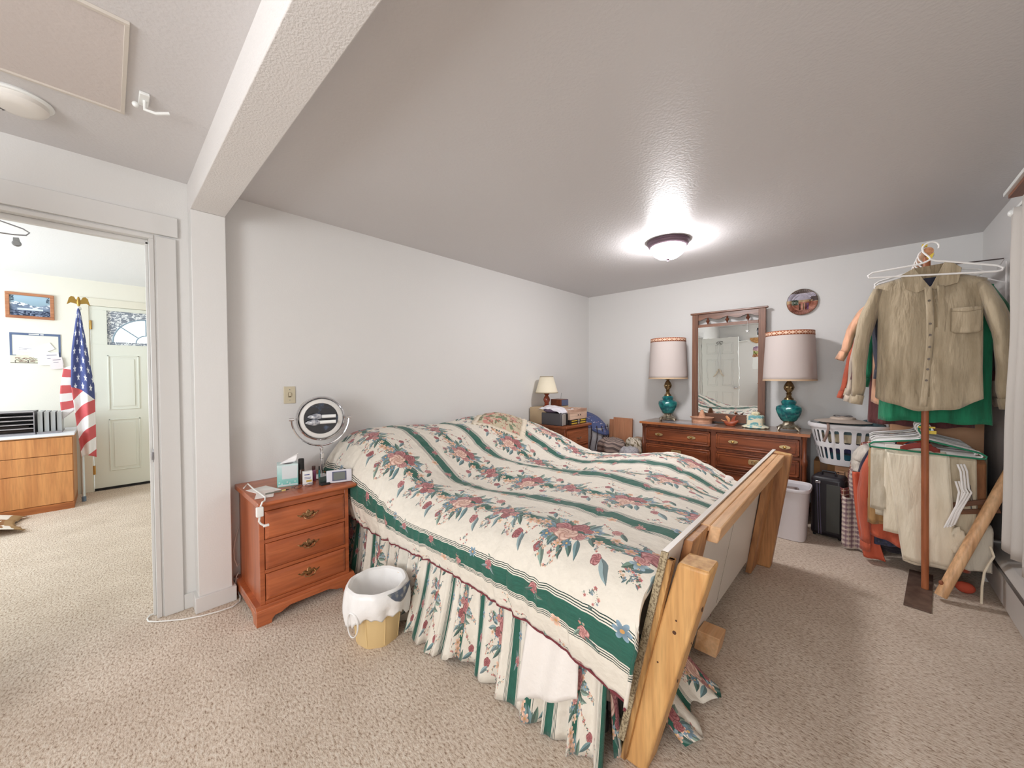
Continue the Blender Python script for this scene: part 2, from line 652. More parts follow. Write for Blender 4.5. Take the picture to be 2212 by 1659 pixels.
# baseboard heater along the right wall
o = thing('baseboard_heater', 'grey metal baseboard heater along the right wall under the curtain', 'heater', (3.44, 2.3, 0))
hm2 = mat('heater_grey', (205, 202, 198), .45, .1)
part('cover', B().prism([(3.405, .03), (3.405, .19), (3.418, .20), (WX, .20), (WX, .01), (3.43, .01)], 1, .6, 3.78), hm2, o, .002)
part('hood', B().prism([(3.40, .225), (3.402, .235), (3.43, .262), (WX, .27), (WX, .245), (3.43, .245)], 1, .6, 3.78), hm2, o, .002)
part('slot', B().box(3.425, WX, .6, 3.77, .2, .246), black_m, o)
part('damper', B().prism([(3.398, .20), (3.402, .212), (3.44, .232), (3.44, .22)], 1, .6, 3.78), steel_m, o)
part('end_cap', B().prism([(3.397, .0), (3.397, .2), (3.43, .272), (WX, .275), (WX, 0)], 1, 3.78, 3.81), hm2, o, .002)


# ---------------------------------------------------------------- doors
def frame_panel(b, y0, y1, z0, z1, x, s=.022, d=.008, nrm=1):
    """moulded ring plus raised field on face x, normal along +x * nrm"""
    b.hexa([(x, y0, z0), (x, y1, z0), (x, y1, z0 + s * .6), (x, y0, z0 + s * .6),
            (x + nrm * d, y0 + .004, z0 + .004), (x + nrm * d, y1 - .004, z0 + .004), (x + nrm * d, y1 - .004, z0 + s * .6 - .004), (x + nrm * d, y0 + .004, z0 + s * .6 - .004)])
    b.box(min(x, x + nrm * d), max(x, x + nrm * d), y0, y1, z1 - s * .6, z1)
    b.box(min(x, x + nrm * d), max(x, x + nrm * d), y0, y0 + s * .6, z0, z1)
    b.box(min(x, x + nrm * d), max(x, x + nrm * d), y1 - s * .6, y1, z0, z1)
    b.box(min(x, x + nrm * d * .8), max(x, x + nrm * d * .8), y0 + s * 1.8, y1 - s * 1.8, z0 + s * 1.8, z1 - s * 1.8)
    return b


# front door of the far room: white steel door with fan light
dx = FX + .004
D0, D1 = -.135, .785
door1 = B()
door1.box(dx - .045, dx, D0, D1, .03, 1.71).box(dx - .045, dx, D0, D1, 2.11, 2.15)
door1.box(dx - .045, dx, D0, -.005, 1.71, 2.11).box(dx - .045, dx, .655, D1, 1.71, 2.11)
door1 = structure('door_1', door1, door_m, .002)
for (y0, y1, z0, z1) in ((-.01, .255, .94, 1.585), (.385, .66, .94, 1.585), (-.01, .255, .215, .83), (.385, .66, .215, .83)):
    part('panel', frame_panel(B(), y0, y1, z0, z1, dx), door_m, door1, .003)
for z in (1.93, 1.1, .25):
    part('hinge', B().box(dx - .002, dx + .008, D0 - .012, D0 + .012, z - .05, z + .05).tube([(dx + .010, D0, z - .052), (dx + .010, D0, z + .052)], .006), brass_m, door1)
part('sweep', B().box(dx - .04, dx + .006, D0, D1, .006, .03), black_m, door1)
part('glass', B().box(dx - .03, dx - .026, -.005, .655, 1.71, 2.11), glass_m, door1)
# lace film around the arched light
rr = np.random.RandomState(3)


def fbm(h, w, base=4, octs=5, seed=0, rough=.55):
    r = np.random.RandomState(seed)
    out = np.zeros((h, w))
    amp, tot = 1.0, 0
    for o_ in range(octs):
        g = base * 2 ** o_
        gr = r.rand(g + 2, g + 2)
        ys, xs = np.linspace(0, g, h, endpoint=False), np.linspace(0, g, w, endpoint=False)
        yi, xi = ys.astype(int), xs.astype(int)
        fy, fx = (ys - yi)[:, None], (xs - xi)[None, :]
        fy, fx = fy * fy * (3 - 2 * fy), fx * fx * (3 - 2 * fx)
        a = gr[np.ix_(yi, xi)] * (1 - fx) + gr[np.ix_(yi, xi + 1)] * fx
        c = gr[np.ix_(yi + 1, xi)] * (1 - fx) + gr[np.ix_(yi + 1, xi + 1)] * fx
        out += amp * (a * (1 - fy) + c * fy)
        tot += amp
        amp *= rough
    return out / tot


def rgb(*c):
    return np.array(c, float) / 255.0


n_ = fbm(160, 256, 14, 3, 5)
lace = np.where((np.abs(n_ - .5) < .045)[..., None], rgb(244, 246, 250), rgb(138, 146, 160))
lace = np.where(((fbm(160, 256, 30, 2, 9) > .62))[..., None], rgb(232, 236, 240), lace)
lace_m = painted('lace_film', lace, .7)
b = B()
N = 24
cy, cz, ry, rz = .325, 1.745, .285, .285
arc = [(cy - ry * cos(pi * i / N), cz + rz * sin(pi * i / N)) for i in range(N + 1)]


def edgept(p):
    d = (p[0] - cy, p[1] - cz)
    s = min(abs(.33 / d[0]) if abs(d[0]) > 1e-6 else 9, (2.11 - cz) / d[1] if d[1] > 1e-6 else 9)
    return (cy + d[0] * s, cz + d[1] * s)


def lu(p):
    return ((p[0] + .005) / .66, (p[1] - 1.71) / .4)


xl = dx - .020
for i in range(N):
    p, q = arc[i], arc[i + 1]
    P, Q = edgept(p), edgept(q)
    b.quad([(xl, *p), (xl, *q), (xl, *Q), (xl, *P)], [lu(p), lu(q), lu(Q), lu(P)])
    if abs(P[0] - Q[0]) > 1e-4 and abs(P[1] - Q[1]) > 1e-4:
        c = (P[0] if abs(P[0] - cy) > .3299 else Q[0], 2.11)
        b.quad([(xl, *P), (xl, *Q), (xl, *c), (xl, *c)], [lu(P), lu(Q), lu(c), lu(c)])
b.quad([(xl, -.005, 1.71), (xl, .655, 1.71), (xl, .655, cz), (xl, -.005, cz)], [lu((-.005, 1.71)), lu((.655, 1.71)), lu((.655, cz)), lu((-.005, cz))])
part('lace_film', b, lace_m, door1, smooth=False, solid=.002)
b = B()
for a in (40, 90, 140):
    b.tube([(dx - .022, cy - .09 * cos(radians(a)), cz + .09 * sin(radians(a))), (dx - .022, cy - .285 * cos(radians(a)), cz + .285 * sin(radians(a)))], .007, 6)
b.tube([(dx - .022, cy - .09 * cos(pi * i / 12), cz + .09 * sin(pi * i / 12)) for i in range(13)], .007, 6)
b.tube([(dx - .022, *p) for p in arc], .008, 6)
part('fan_bars', b, mat('grey_muntin', (150, 172, 188), .5), door1)
b = B().box(FX, FX + .018, -.23, -.145, 0, 2.24).box(FX, FX + .018, .795, .88, 0, 2.24).box(FX, FX + .018, -.145, .795, 2.155, 2.24)
b.box(FX - .10, FX + .002, -.162, -.1375, 0, 2.17).box(FX - .10, FX + .002, .7875, .82, 0, 2.17).box(FX - .10, FX + .002, -.14, .79, 2.153, 2.17)
structure('trim_5', b, mat('far_trim', (236, 232, 218), .4), .003)

# bedroom door standing open beside the doorway: six panels
d2 = B().box(.01, .775, -.70, -.668, .015, 2.045)
door2 = structure('door_2', d2, white_m, .002)
for (x0, x1) in ((.115, .345), (.44, .67)):
    for (z0, z1) in ((1.67, 1.93), (.93, 1.55), (.22, .80)):
        b = B()
        for (a, c, e, f_) in ((x0, x1, z0, z0 + .014), (x0, x1, z1 - .014, z1), (x0, x0 + .014, z0, z1), (x1 - .014, x1, z0, z1)):
            b.box(a, c, -.668, -.660, e, f_)
        b.box(x0 + .035, x1 - .035, -.668, -.661, z0 + .035, z1 - .035)
        part('panel', b, white_m, door2, .003)
part('door_knob', B().lathe([(.03, -.668), (.03, -.662), (.012, -.655), (.012, -.635), (.027, -.625), (.030, -.61), (.02, -.60), (0, -.598)], (.715, 0, .90), 20, axis='y', cap=False), chrome_m, door2)
part('latch', B().box(.775, .779, -.696, -.672, .87, .93), brass_m, door2)

# objects on that door and the hall wall, seen in the dresser mirror
o = thing('door_hanger_rack', 'black scrolled over-door hook on the open white door in the mirror', 'hook', (.40, -.66, 1.96))
part('hook', B().tube([(.36 + .03 * cos(t / 3), -.652, 1.93 + .03 * sin(t / 3)) for t in range(18)], .004).tube([(.40, -.652, 1.98), (.40, -.652, 1.86), (.41, -.63, 1.85)], .004)
     .tube([(.43 + .028 * cos(t / 3), -.652, 1.93 + .03 * sin(t / 3)) for t in range(18)], .004).box(.30, .36, -.655, -.65, 1.875, 1.88), black_m, o)
o = thing('hanging_shoes', 'pair of pale ballet shoes hung by ribbons on the open door', 'shoes', (.38, -.645, 1.2))
for s in (-1, 1):
    part('shoe', B().tube([(.38 + s * .01, -.645, 1.34), (.38 + s * .035, -.64, 1.27), (.38 + s * .075, -.635, 1.20), (.38 + s * .11, -.635, 1.155)], [.012, .026, .028, .010], 10, flat=.6), mat('shoe_cream', (222, 212, 196), .7), o)
part('ribbon', B().tube([(.36, -.65, 1.34), (.355, -.65, 1.6), (.40, -.645, 1.86), (.42, -.65, 1.6), (.40, -.65, 1.34)], .005, 6), mat('ribbon_white', (225, 228, 230), .6), o)
o = thing('wall_rack', 'wide white picture rail behind the open hall door', 'shelf', (.5, BY + .08, 2.02))
part('shelf', B().box(.02, .66, BY, BY + .2, 2.0, 2.02), white_m, o, .002)
for i, x in enumerate((.22, .40)):
    t = thing('black_cap', ['black cap with curved brim over the door, nearer the corner', 'black cap with curved brim over the door, further from the corner'][i], 'cap', (x, BY + .1, 2.02), group=None)
    part('crown', B().lathe([(.075, 2.02), (.078, 2.06), (.06, 2.11), (.02, 2.13), (0, 2.13)], (x, BY + .1, 0), 16, cap=False), black_m, t)
    part('brim', B().lathe([(.02, 2.025), (.13, 2.03), (.12, 2.022)], (x, BY + .12, 0), 16), black_m, t)


def sky_art(h, w, seed, kind):
    n = fbm(h, w, 4, 5, seed)
    y = np.linspace(0, 1, h)[:, None] * np.ones((1, w))
    x = np.linspace(0, 1, w)[None, :] * np.ones((h, 1))
    if kind == 'mountain':
        im = rgb(176, 206, 226) * (1 - y[..., None] * .3) + rgb(60, 60, 60) * .0
        ridge = .34 + .16 * fbm(h, w, 3, 4, seed + 1)[0][None, :] - .06 * np.sin(x * 7)
        im = np.where((y > ridge)[..., None], rgb(112, 128, 152) + (n[..., None] - .5) * .5, im)
        snow = (y > ridge) & (y < ridge + .14) & (fbm(h, w, 12, 3, seed + 2) > .55)
        im = np.where(snow[..., None], rgb(226, 232, 240), im)
        im = np.where(((y > .62) & (y < .70) & (x > .2) & (x < .8))[..., None], rgb(216, 228, 238), im)
        im = np.where((y > .72)[..., None], rgb(92, 104, 128) + (fbm(h, w, 24, 2, seed + 4)[..., None] - .5) * .9, im)
        tree = (y < .3) & ((x < .12) | (x > .88)) & (fbm(h, w, 30, 2, seed + 5) > .5)
        im = np.where(tree[..., None], rgb(80, 96, 112), im)
    elif kind == 'field':
        im = rgb(150, 128, 160) + (n[..., None] - .5) * .7 + (y[..., None]) * rgb(120, 70, 0)
        im = np.where((y > .36)[..., None], rgb(226, 206, 160), im)
        im = np.where((y > .43)[..., None], rgb(140, 146, 86) + (fbm(h, w, 10, 4, seed + 3)[..., None] - .5) * .9, im)
        im = np.where((y > .75)[..., None], rgb(150, 104, 72) + (fbm(h, w, 20, 3, seed + 6)[..., None] - .5) * .9, im)
        t = ((x - .45) ** 2 / .01 + (y - .5) ** 2 / .004) < 1
        im = np.where(t[..., None], rgb(70, 84, 44), im)
    elif kind == 'orchid':
        im = rgb(90, 92, 98) + (n[..., None] - .5) * .6
        for (cx, cy_, r, c) in ((.5, .3, .14, (226, 120, 190)), (.5, .62, .13, (206, 150, 176)), (.24, .5, .2, (150, 152, 160)), (.78, .5, .2, (150, 152, 160))):
            im = np.where((((x - cx) / 1) ** 2 + ((y - cy_) / 1.3) ** 2 < r * r)[..., None], rgb(*c) + (n[..., None] - .5) * .3, im)
    elif kind == 'farm':
        im = rgb(196, 190, 204) + (n[..., None] - .5) * .45
        im = np.where((y < .16)[..., None], rgb(120, 108, 104) + (n[..., None] - .5) * .5, im)
        im = np.where((y > .42)[..., None], rgb(206, 176, 138) + (n[..., None] - .5) * .4, im)
        im = np.where((y > .42 + .25 * np.abs(x - .55))[..., None] & (y > .5)[..., None], rgb(176, 120, 102) + (n[..., None] - .5) * .5, im)
        im = np.where((y > .80)[..., None], rgb(140, 92, 80) + (n[..., None] - .5) * .5, im)
        im = np.where(((x > .16) & (x < .38) & (y > .40) & (y < .60))[..., None], rgb(92, 100, 88) + (fbm(h, w, 20, 2, 4)[..., None] - .5) * .8, im)
        for cx, cw, c in ((.42, .028, (78, 56, 48)), (.66, .05, (112, 78, 110)), (.62, .03, (96, 60, 60)), (.54, .016, (100, 88, 60))):
            im = np.where(((np.abs(x - cx) < cw) & (y > .55) & (y < .80))[..., None], rgb(*c), im)
        im = np.where(((x > .72) & (y > .32) & (y < .5) & (fbm(h, w, 10, 3, 8) > .42))[..., None], rgb(96, 84, 84), im)
    return np.clip(im, 0, 1)


def flat_print(b, axis, a0, a1, z0, z1, p, s=1):
    if axis == 0:   # normal +x
        return b.quad([(p, a0, z0), (p, a1, z0), (p, a1, z1), (p, a0, z1)])
    return b.quad([(a0, p, z0), (a1, p, z0), (a1, p, z1), (a0, p, z1)], ((1, 0), (0, 0), (0, 1), (1, 1)))


y = BY + .003
o = thing('orchid_poster', 'dark poster with a pink flower high on the hall wall in the mirror', 'poster', (.98, BY, 2.2))
part('sheet', B().box(.84, 1.13, BY + .001, y, 2.13, 2.34), white_m, o)
part('print', flat_print(B(), 1, .855, 1.115, 2.145, 2.335, y + .001), painted('orchid_print', sky_art(96, 120, 21, 'orchid')), o, smooth=False)
o = thing('straw_wall_hat', 'half-round straw fan hung on the hall wall in the mirror', 'fan', (.85, BY, 1.98))
part('straw', B().prism([(.85 + .15 * cos(pi + pi * i / 16), 2.09 + .14 * sin(pi + pi * i / 16)) for i in range(17)], 1, BY + .002, BY + .02), mat('straw', (206, 160, 104), .8, bump=(90, .5, .003), var=(40, (170, 120, 70), .4, .6)), o)
o = thing('small_framed_picture', 'small cream-framed picture on the hall wall in the mirror', 'picture', (1.12, BY, 2.03))
part('frame', B().box(1.02, 1.23, BY + .001, BY + .018, 1.95, 2.12), mat('cream_frame', (226, 212, 180), .5), o, .004)
part('print', flat_print(B(), 1, 1.06, 1.19, 1.985, 2.085, BY + .0195), painted('lake_print', sky_art(60, 80, 31, 'mountain')), o, smooth=False)
o = thing('wall_calendar', 'calendar with a sunset field picture on the hall wall in the mirror', 'calendar', (.92, BY, 1.6))
part('pages', B().box(.76, 1.10, BY + .001, y, 1.30, 1.86), white_m, o)
part('print', flat_print(B(), 1, .765, 1.095, 1.60, 1.855, y + .001), painted('field_print', sky_art(110, 140, 41, 'field')), o, smooth=False)
part('hanger', B().box(.92, .95, BY + .001, y, 1.86, 1.94), mat('tape', (222, 216, 196), .6), o)
o = thing('small_side_chest', 'brown wooden chest by the hall wall, seen in the mirror', 'chest', (1.25, BY + .25, 0))
wd = wood('chest_brown', (150, 100, 74), (118, 76, 54), 2)
part('body', B().box(.98, 1.6, BY + .02, BY + .42, 0, .93), wd, o, .004)
part('top', B().box(.95, 1.63, BY + .01, BY + .45, .93, .955), wood('chest_top', (200, 160, 120), (170, 130, 92), 0), o, .004)
for k in range(3):
    d = part('drawer', B().box(1.0, 1.58, BY + .42, BY + .432, .06 + .29 * k, .32 + .29 * k), wd, o, .004)
    part('knob', B().ball((1.29, BY + .445, .19 + .29 * k), .014), brass_m, d)
o = thing('added_hall_lamp', 'added unseen round frosted glass lamp on the hall ceiling', 'ceiling light', (1.7, -1.3, H))  # unseen lamp added to brighten the room from behind
part('base', B().lathe([(.16, H), (.16, H - .025), (.14, H - .04)], (1.7, -1.3, 0), 28), steel_m, o)
part('shade', B().lathe([(.14, H - .04), (.13, H - .08), (.08, H - .12), (0, H - .13)], (1.7, -1.3, 0), 28, cap=False), mat('lamp_glass', (255, 252, 246), .3, emit=((252, 250, 250), 28)), o)
# ---------------------------------------------------------------- floral cloth print (drawn here, repeat 0.64 m x 0.53 m)
PW, PH = 1152, 954


def make_floral(seed=4):
    r = random.Random(seed)
    im = np.ones((PH, PW, 3), np.float32) * rgb(226, 219, 206).astype(np.float32)
    im += ((fbm(PH, PW, 40, 2, 77)[..., None] - .5) * .03).astype(np.float32)
    pxm = PW / .64

    def rows(y0, y1, c):
        a, c_ = int(y0 * pxm), int(y1 * pxm)
        im[a:c_, :, :] = rgb(*c)
    G, GD = (42, 94, 80), (34, 58, 52)
    ya = .265
    rows(ya - .034, ya + .034, G)
    for s in (-1, 1):
        for k, o_ in enumerate((.040, .0475, .055)):
            c0 = ya + s * o_
            rows(c0 - .0014, c0 + .0014, GD)
    # narrow band under the bouquets, split over the seam of the repeat
    rows(0, .026, G)
    rows(.53 - .026, .53, G)
    rows(.033, .0355, GD)
    rows(.53 - .0355, .53 - .033, GD)
    for s in (0,):
        a = int((ya - .034) * pxm)
        b_ = int((ya + .034) * pxm)
        im[a:b_] *= (1 + (fbm(b_ - a, PW, 30, 3, 5)[..., None] - .5) * .25)

    def win(cx, cy, R):
        x0, x1, y0, y1 = int(cx - R) - 1, int(cx + R) + 2, int(cy - R) - 1, int(cy + R) + 2
        xs, ys = np.arange(x0, x1), np.arange(y0, y1)
        X, Y = np.meshgrid(xs - cx, ys - cy)
        return np.ix_(ys % PH, xs % PW), X, Y

    def put(idx, mask, col):
        sub_ = im[idx]
        sub_[mask] = col[mask] if col.ndim == 3 else col
        im[idx] = sub_

    def rose(cx, cy, R, c_dark, c_light):
        idx, X, Y = win(cx, cy, R * 1.15)
        rad = np.hypot(X, Y) / R
        th = np.arctan2(Y, X)
        ph = r.random() * 6
        edge = .86 + .13 * np.abs(np.cos(2.5 * th + ph))
        t = np.abs(np.sin(3.0 * th + 5.5 * rad + ph)) * .7 + .3 * (np.sin(rad * 17 + 2 * np.cos(th * 2 + ph)) * .5 + .5)
        t = np.clip(t * (.35 + .75 * rad), 0, 1)
        col = rgb(*c_dark) * (1 - t[..., None]) + rgb(*c_light) * t[..., None]
        line = (np.abs(np.sin(3.0 * th + 5.5 * rad + ph)) < .10)
        col = np.where(line[..., None], rgb(*c_dark) * .8, col)
        put(idx, rad < edge, col)
        put(idx, (rad < edge) & (rad > edge - .07), rgb(*c_dark) * .9)

    def daisy(cx, cy, R, c, cc, n=5):
        idx, X, Y = win(cx, cy, R * 1.1)
        rad = np.hypot(X, Y) / R
        th = np.arctan2(Y, X)
        ph = r.random() * 6
        edge = .45 + .55 * np.abs(np.cos(n / 2 * th + ph))
        k = .75 + .35 * rad
        col = rgb(*c) * k[..., None]
        put(idx, rad < edge, np.clip(col, 0, 1))
        put(idx, rad < .22, rgb(*cc))

    def leaf(cx, cy, L, W, a, c):
        idx, X, Y = win(cx, cy, L)
        u = X * cos(a) + Y * sin(a)
        v = -X * sin(a) + Y * cos(a)
        wv = W * (1 - (u / L) ** 2) * (1 - .3 * u / L)
        m_ = np.abs(v) < wv
        k = np.where(v > 0, 1.12, .82)
        col = rgb(*c) * k[..., None]
        put(idx, m_, np.clip(col, 0, 1))
        put(idx, m_ & (np.abs(v) < .7), rgb(*c) * .55)

    ROSE = [((140, 78, 82), (214, 160, 156)), ((156, 96, 96), (226, 182, 172)), ((188, 140, 124), (244, 218, 202)), ((130, 70, 74), (196, 132, 130))]
    LEAF = [(104, 128, 114), (130, 150, 138), (88, 114, 106), (134, 152, 154), (110, 136, 138)]
    BLUE = [(128, 152, 168), (112, 140, 158), (150, 170, 180)]
    PEACH = [(228, 188, 164), (220, 172, 148), (236, 206, 182)]

    def sprig(x, y, a, L):
        n = int(L / 9)
        for i in range(n):
            x += cos(a) * 9
            y += sin(a) * 9
            a += r.uniform(-.35, .35)
            idx, X, Y = win(x, y, 3)
            put(idx, np.hypot(X, Y) < 1.6, rgb(96, 116, 98))
            if r.random() < .55:
                leaf(x + r.uniform(-8, 8), y + r.uniform(-8, 8), r.uniform(7, 13), 3.2, r.uniform(0, 6), r.choice(LEAF))
            if r.random() < .55:
                daisy(x + r.uniform(-12, 12), y + r.uniform(-12, 12), r.uniform(6, 10), r.choice(PEACH + [(206, 130, 134), (190, 110, 116)] + BLUE[:1]), (190, 150, 90), 5)

    def bouquet(cx, cy, S, kind):
        for i in range(34):
            a = r.uniform(0, 2 * pi)
            d = S * r.uniform(.5, 1.0)
            leaf(cx + d * cos(a) * 1.25, cy + d * sin(a), S * r.uniform(.22, .42), S * .11, a + r.uniform(-.5, .5), r.choice(LEAF))
        for i in range(6):
            a = r.uniform(0, 2 * pi)
            sprig(cx + S * .7 * cos(a) * 1.2, cy + S * .7 * sin(a), a, S * r.uniform(.6, 1.1))
        for i in range(7):
            a = i * .9 + r.uniform(0, .5)
            d = S * r.uniform(.5, .85)
            (daisy(cx + d * cos(a) * 1.2, cy + d * sin(a), S * r.uniform(.16, .26), r.choice(BLUE), (216, 176, 110), 6))
        for i in range(5):
            a = i * 1.3 + r.uniform(0, .6)
            d = S * r.uniform(.6, 1.0)
            daisy(cx + d * cos(a) * 1.2, cy + d * sin(a), S * r.uniform(.13, .2), r.choice(PEACH), (200, 150, 90), 5)
        if kind == 0:
            P_ = [(-.38, -.15, .36, 0), (.1, -.45, .34, 3), (.45, .25, .28, 1), (-.05, .25, .46, 2), (.5, -.3, .2, 3), (-.55, .35, .2, 1)]
        else:
            P_ = [(-.25, -.1, .44, 0), (.42, .1, .28, 1), (.12, .42, .26, 3), (-.5, .4, .2, 1)]
        for (ox, oy, rr_, k) in P_:
            rose(cx + ox * S, cy + oy * S, rr_ * S, *ROSE[k])

    # small flowers along the wide band
    for x, y in ((.10, .243), (.31, .292), (.50, .240)):
        sprig(x * pxm, y * pxm, r.uniform(0, 6), 80)
        rose(x * pxm, y * pxm, 38, *r.choice(ROSE[:2]))
        leaf(x * pxm + 44, y * pxm + 30, 40, 11, r.uniform(.3, 1.4), r.choice(LEAF))
        leaf(x * pxm - 42, y * pxm + 18, 36, 10, r.uniform(2, 3), r.choice(LEAF))
    daisy(.20 * pxm, .315 * pxm, 42, PEACH[0], (200, 150, 90))
    daisy(.40 * pxm, .22 * pxm, 40, BLUE[0], (200, 150, 90), 6)
    # scattered sprigs on the cream
    for x, y in ((.12, .13), (.33, .16), (.55, .12), (.05, .40), (.26, .42), (.48, .40), (.42, .12), (.62, .38)):
        sprig(x * pxm, y * pxm, r.uniform(0, 6), 120)
        sprig(x * pxm, y * pxm, r.uniform(0, 6), 90)
    # hanging roses and tulips beside the garland
    for x, y, R_ in ((.28, .425, 42), (.58, .105, 40), (.30, .10, 36), (.06, .12, 30), (.60, .42, 34)):
        rose(x * pxm, y * pxm, R_, *r.choice(ROSE))
        leaf(x * pxm + 60, y * pxm + 36, 60, 19, 1.0, r.choice(LEAF))
    bouquet(.13 * pxm, -8, 205, 0)
    bouquet(.44 * pxm, 12, 165, 1)
    for x in (.27, .31, .59, .62):
        sprig(x * pxm, r.uniform(-20, 20), r.uniform(0, 6), 130)
        daisy(x * pxm, r.uniform(-60, 60), 40, r.choice(PEACH), (190, 140, 80))
    return im


floral_m = painted('floral_cloth', make_floral(), .75, bump=(16, .55, .022), sheen=.15)
hemred_m = mat('burgundy_piping', (112, 44, 52), .7)
linen_m = mat('white_sheet', (234, 228, 222), .8, bump=(40, .3, .01))
pine_m = wood('pine_z', (226, 178, 116), (196, 142, 84), 2, .5, 1.0, dark=.35)
pine2_m = wood('pine_dark_z', (205, 150, 98), (150, 98, 60), 2, .5, .8, dark=.5)
piney_m = wood('pine_y', (232, 190, 146), (212, 160, 112), 1, .55, 1.0, dark=.3)
endgrain_m = mat('pine_end', (226, 184, 126), .6, var=(40, (186, 136, 84), .35, .65))

# ---------------------------------------------------------------- bed
bed = thing('bed', 'large low bed with a homemade pine and white board footboard', 'bed', (1.2, 2.05, 0))
part('mattress', B().box(.12, 2.18, 1.17, 2.98, .40, .62), linen_m, bed, .04, seg=3)
part('box_spring', B().box(.12, 2.19, 1.18, 2.97, .16, .40), mat('box_spring', (206, 200, 190), .8), bed, .02)
part('bed_frame', B().box(.10, 2.20, 1.22, 1.26, .10, .16).box(.10, 2.20, 2.90, 2.94, .10, .16).box(.2, .25, 1.22, 2.94, .10, .16)
     .box(2.1, 2.15, 1.22, 2.94, .10, .16), steel_m, bed)
for (x, y) in ((.22, 1.24), (2.12, 1.24), (.22, 2.92), (2.12, 2.92)):
    part('leg', B().lathe([(.02, 0), (.02, .10)], (x, y, 0), 10), steel_m, bed)


def hd(y):
    return .895 + .035 * math.exp(-((y - 1.42) / .26) ** 2) + .035 * math.exp(-((y - 2.35) / .34) ** 2) - .07 * sm(2.7, 3.05, y) - .02 * sm(1.25, 1.1, y)


def top_z(x, y):
    k = (y - 1.1) / 1.9
    far = interp(x, [(0, .67), (.82, .68), (1.0, .655), (1.25, .65), (1.46, .68), (1.73, .72), (1.9, .71), (2.03, .665), (2.12, .62), (2.2, .575), (2.4, .55)])
    near = interp(x, [(0, .68), (.8, .675), (1.2, .665), (1.6, .69), (2.0, .70), (2.2, .70), (2.4, .68)])
    base = near * (1 - sm(.3, .95, k)) + far * sm(.3, .95, k)
    p = 1 - sm(.30, .98 - .1 * sin(y * 4), x)
    z = base + (hd(y) - base) * p
    z += .030 * math.exp(-((y - 1.95 - .18 * (x - 1.1)) / .16) ** 2) * sm(.6, .95, x) * (1 - sm(1.6, 2.1, x))
    z -= .035 * math.exp(-((y - 1.62) / .14) ** 2) * sm(.7, 1.0, x) * (1 - sm(1.3, 1.7, x))
    z -= .045 * math.exp(-((y - 2.3) / .16) ** 2 - ((x - 1.35) / .35) ** 2)
    z += .02 * math.exp(-((y - 2.65) / .25) ** 2 - ((x - 1.8) / .3) ** 2)
    z += .012 * nz(x * 3.1, y * 3.1) + .008 * nz(x * 9, y * 7, 3) + .003 * nz(x * 24, y * 20, 5)
    # quilting seams
    z -= .006 * math.exp(-((math.fmod(x + .1, .46) - .23) / .018) ** 2)
    z -= (.08 * (1 - sm(0, .10, x)))
    return z


NE, FE = 1.085, 3.05


def comf(u, v):
    """u along the bed, v: 0 near hem .. 1 far hem"""
    x = .035 + u * (2.30 - .035)
    hem = .395 - .07 * sm(1.95, 2.3, x) + .012 * sin(x * 5 + 1) + .02 * (1 - sm(.1, .6, x)) + .008 * nz(x * 14, 7)
    s = v * 2.62
    SIDE, TOP = .30, 1.97
    pucker = .007 * nz(x * 22, 5.0) + .004 * nz(x * 45, s * 8)
    bulge = .035 * (1 - sm(.2, .9, x))
    xe = x - (.055 if x > 2.2 else 0) * 0
    if s < SIDE:
        t = s / SIDE
        ztop = top_z(x, NE + .10) - .035
        z = hem + (ztop - hem) * t
        foot = sm(2.1, 2.3, x)
        y = NE - .012 - .0 * foot - bulge * sin(pi * min(1, t * 1.1)) * .8 - .028 * sin(t * pi * .9) + .06 * t ** 5 + pucker * (1.6 - t) * 1.6
    elif s < SIDE + TOP:
        q = (s - SIDE)
        y = NE + .048 + q * (FE - NE - .08) / TOP
        a = max(0, 1 - q / .11)
        a2 = max(0, 1 - (TOP - q) / .11)
        z = top_z(x, y) - .035 * a ** 2.2 - .05 * a2 ** 1.8 + pucker * .35 * a
    else:
        t = (s - SIDE - TOP) / (2.62 - SIDE - TOP)
        ztop = top_z(x, FE - .05) - .05
        z = ztop + (hem - ztop) * t
        y = FE - .03 + .05 * sin(t * pi / 2) + pucker * 2 * t
    if x > 2.16:                       # tuck down against the footboard
        k = (x - 2.16) / .14
        xe = 2.16 + .22 * k + .0
        lim = 2.190 + .208 * max(0, z)
        xe = min(xe, lim + .036 * (1 - sm(.55, 1.0, s / SIDE)))
        z -= .03 * max(0, k) ** 3
    return (xe, y, z)


def comf_uv(u, v):
    x = .035 + u * 2.265
    s = v * 2.62
    return (x / .64 + .12, (s + .115 + .006 * nz(x * 2, s * 2)) / .53)


o = part('comforter', B().grid(comf, 150, 170, comf_uv), floral_m, None, solid=.012)
setp(o, 'floral comforter with dark green stripes spread over the large bed', 'comforter')
part('piping', B().tube([(Vector(comf(i / 110, 0)) + Vector((0, -.006, -.002))) for i in range(111)], .0045, 6), hemred_m, o)


def skirt(u, v):
    x = .06 + u * 2.14
    z = .47 * (1 - v) + .006 - (.0 if v < .99 else 0)
    g = sin(x * 95 + 3 * sin(x * 9)) * .35 + sin(x * 52 + 2 * sin(x * 6)) * .65
    fl = interp(x, [(0, .02), (.9, .04), (1.15, .10), (1.4, .09), (1.55, .03), (1.8, .05), (2.2, .03)])
    y = 1.135 - .018 * v - fl * v ** 1.6 - (.006 + .026 * v) * g - .02 * v * nz(x * 5, 2)
    lift = interp(x, [(0, 0), (1.42, 0), (1.46, .05), (1.52, .015), (1.62, .0), (2.2, 0)])
    z += lift * v ** 2
    if v > .98:
        z = max(z, .004)
    return (x + .012 * cos(x * 52) * v, y, z)


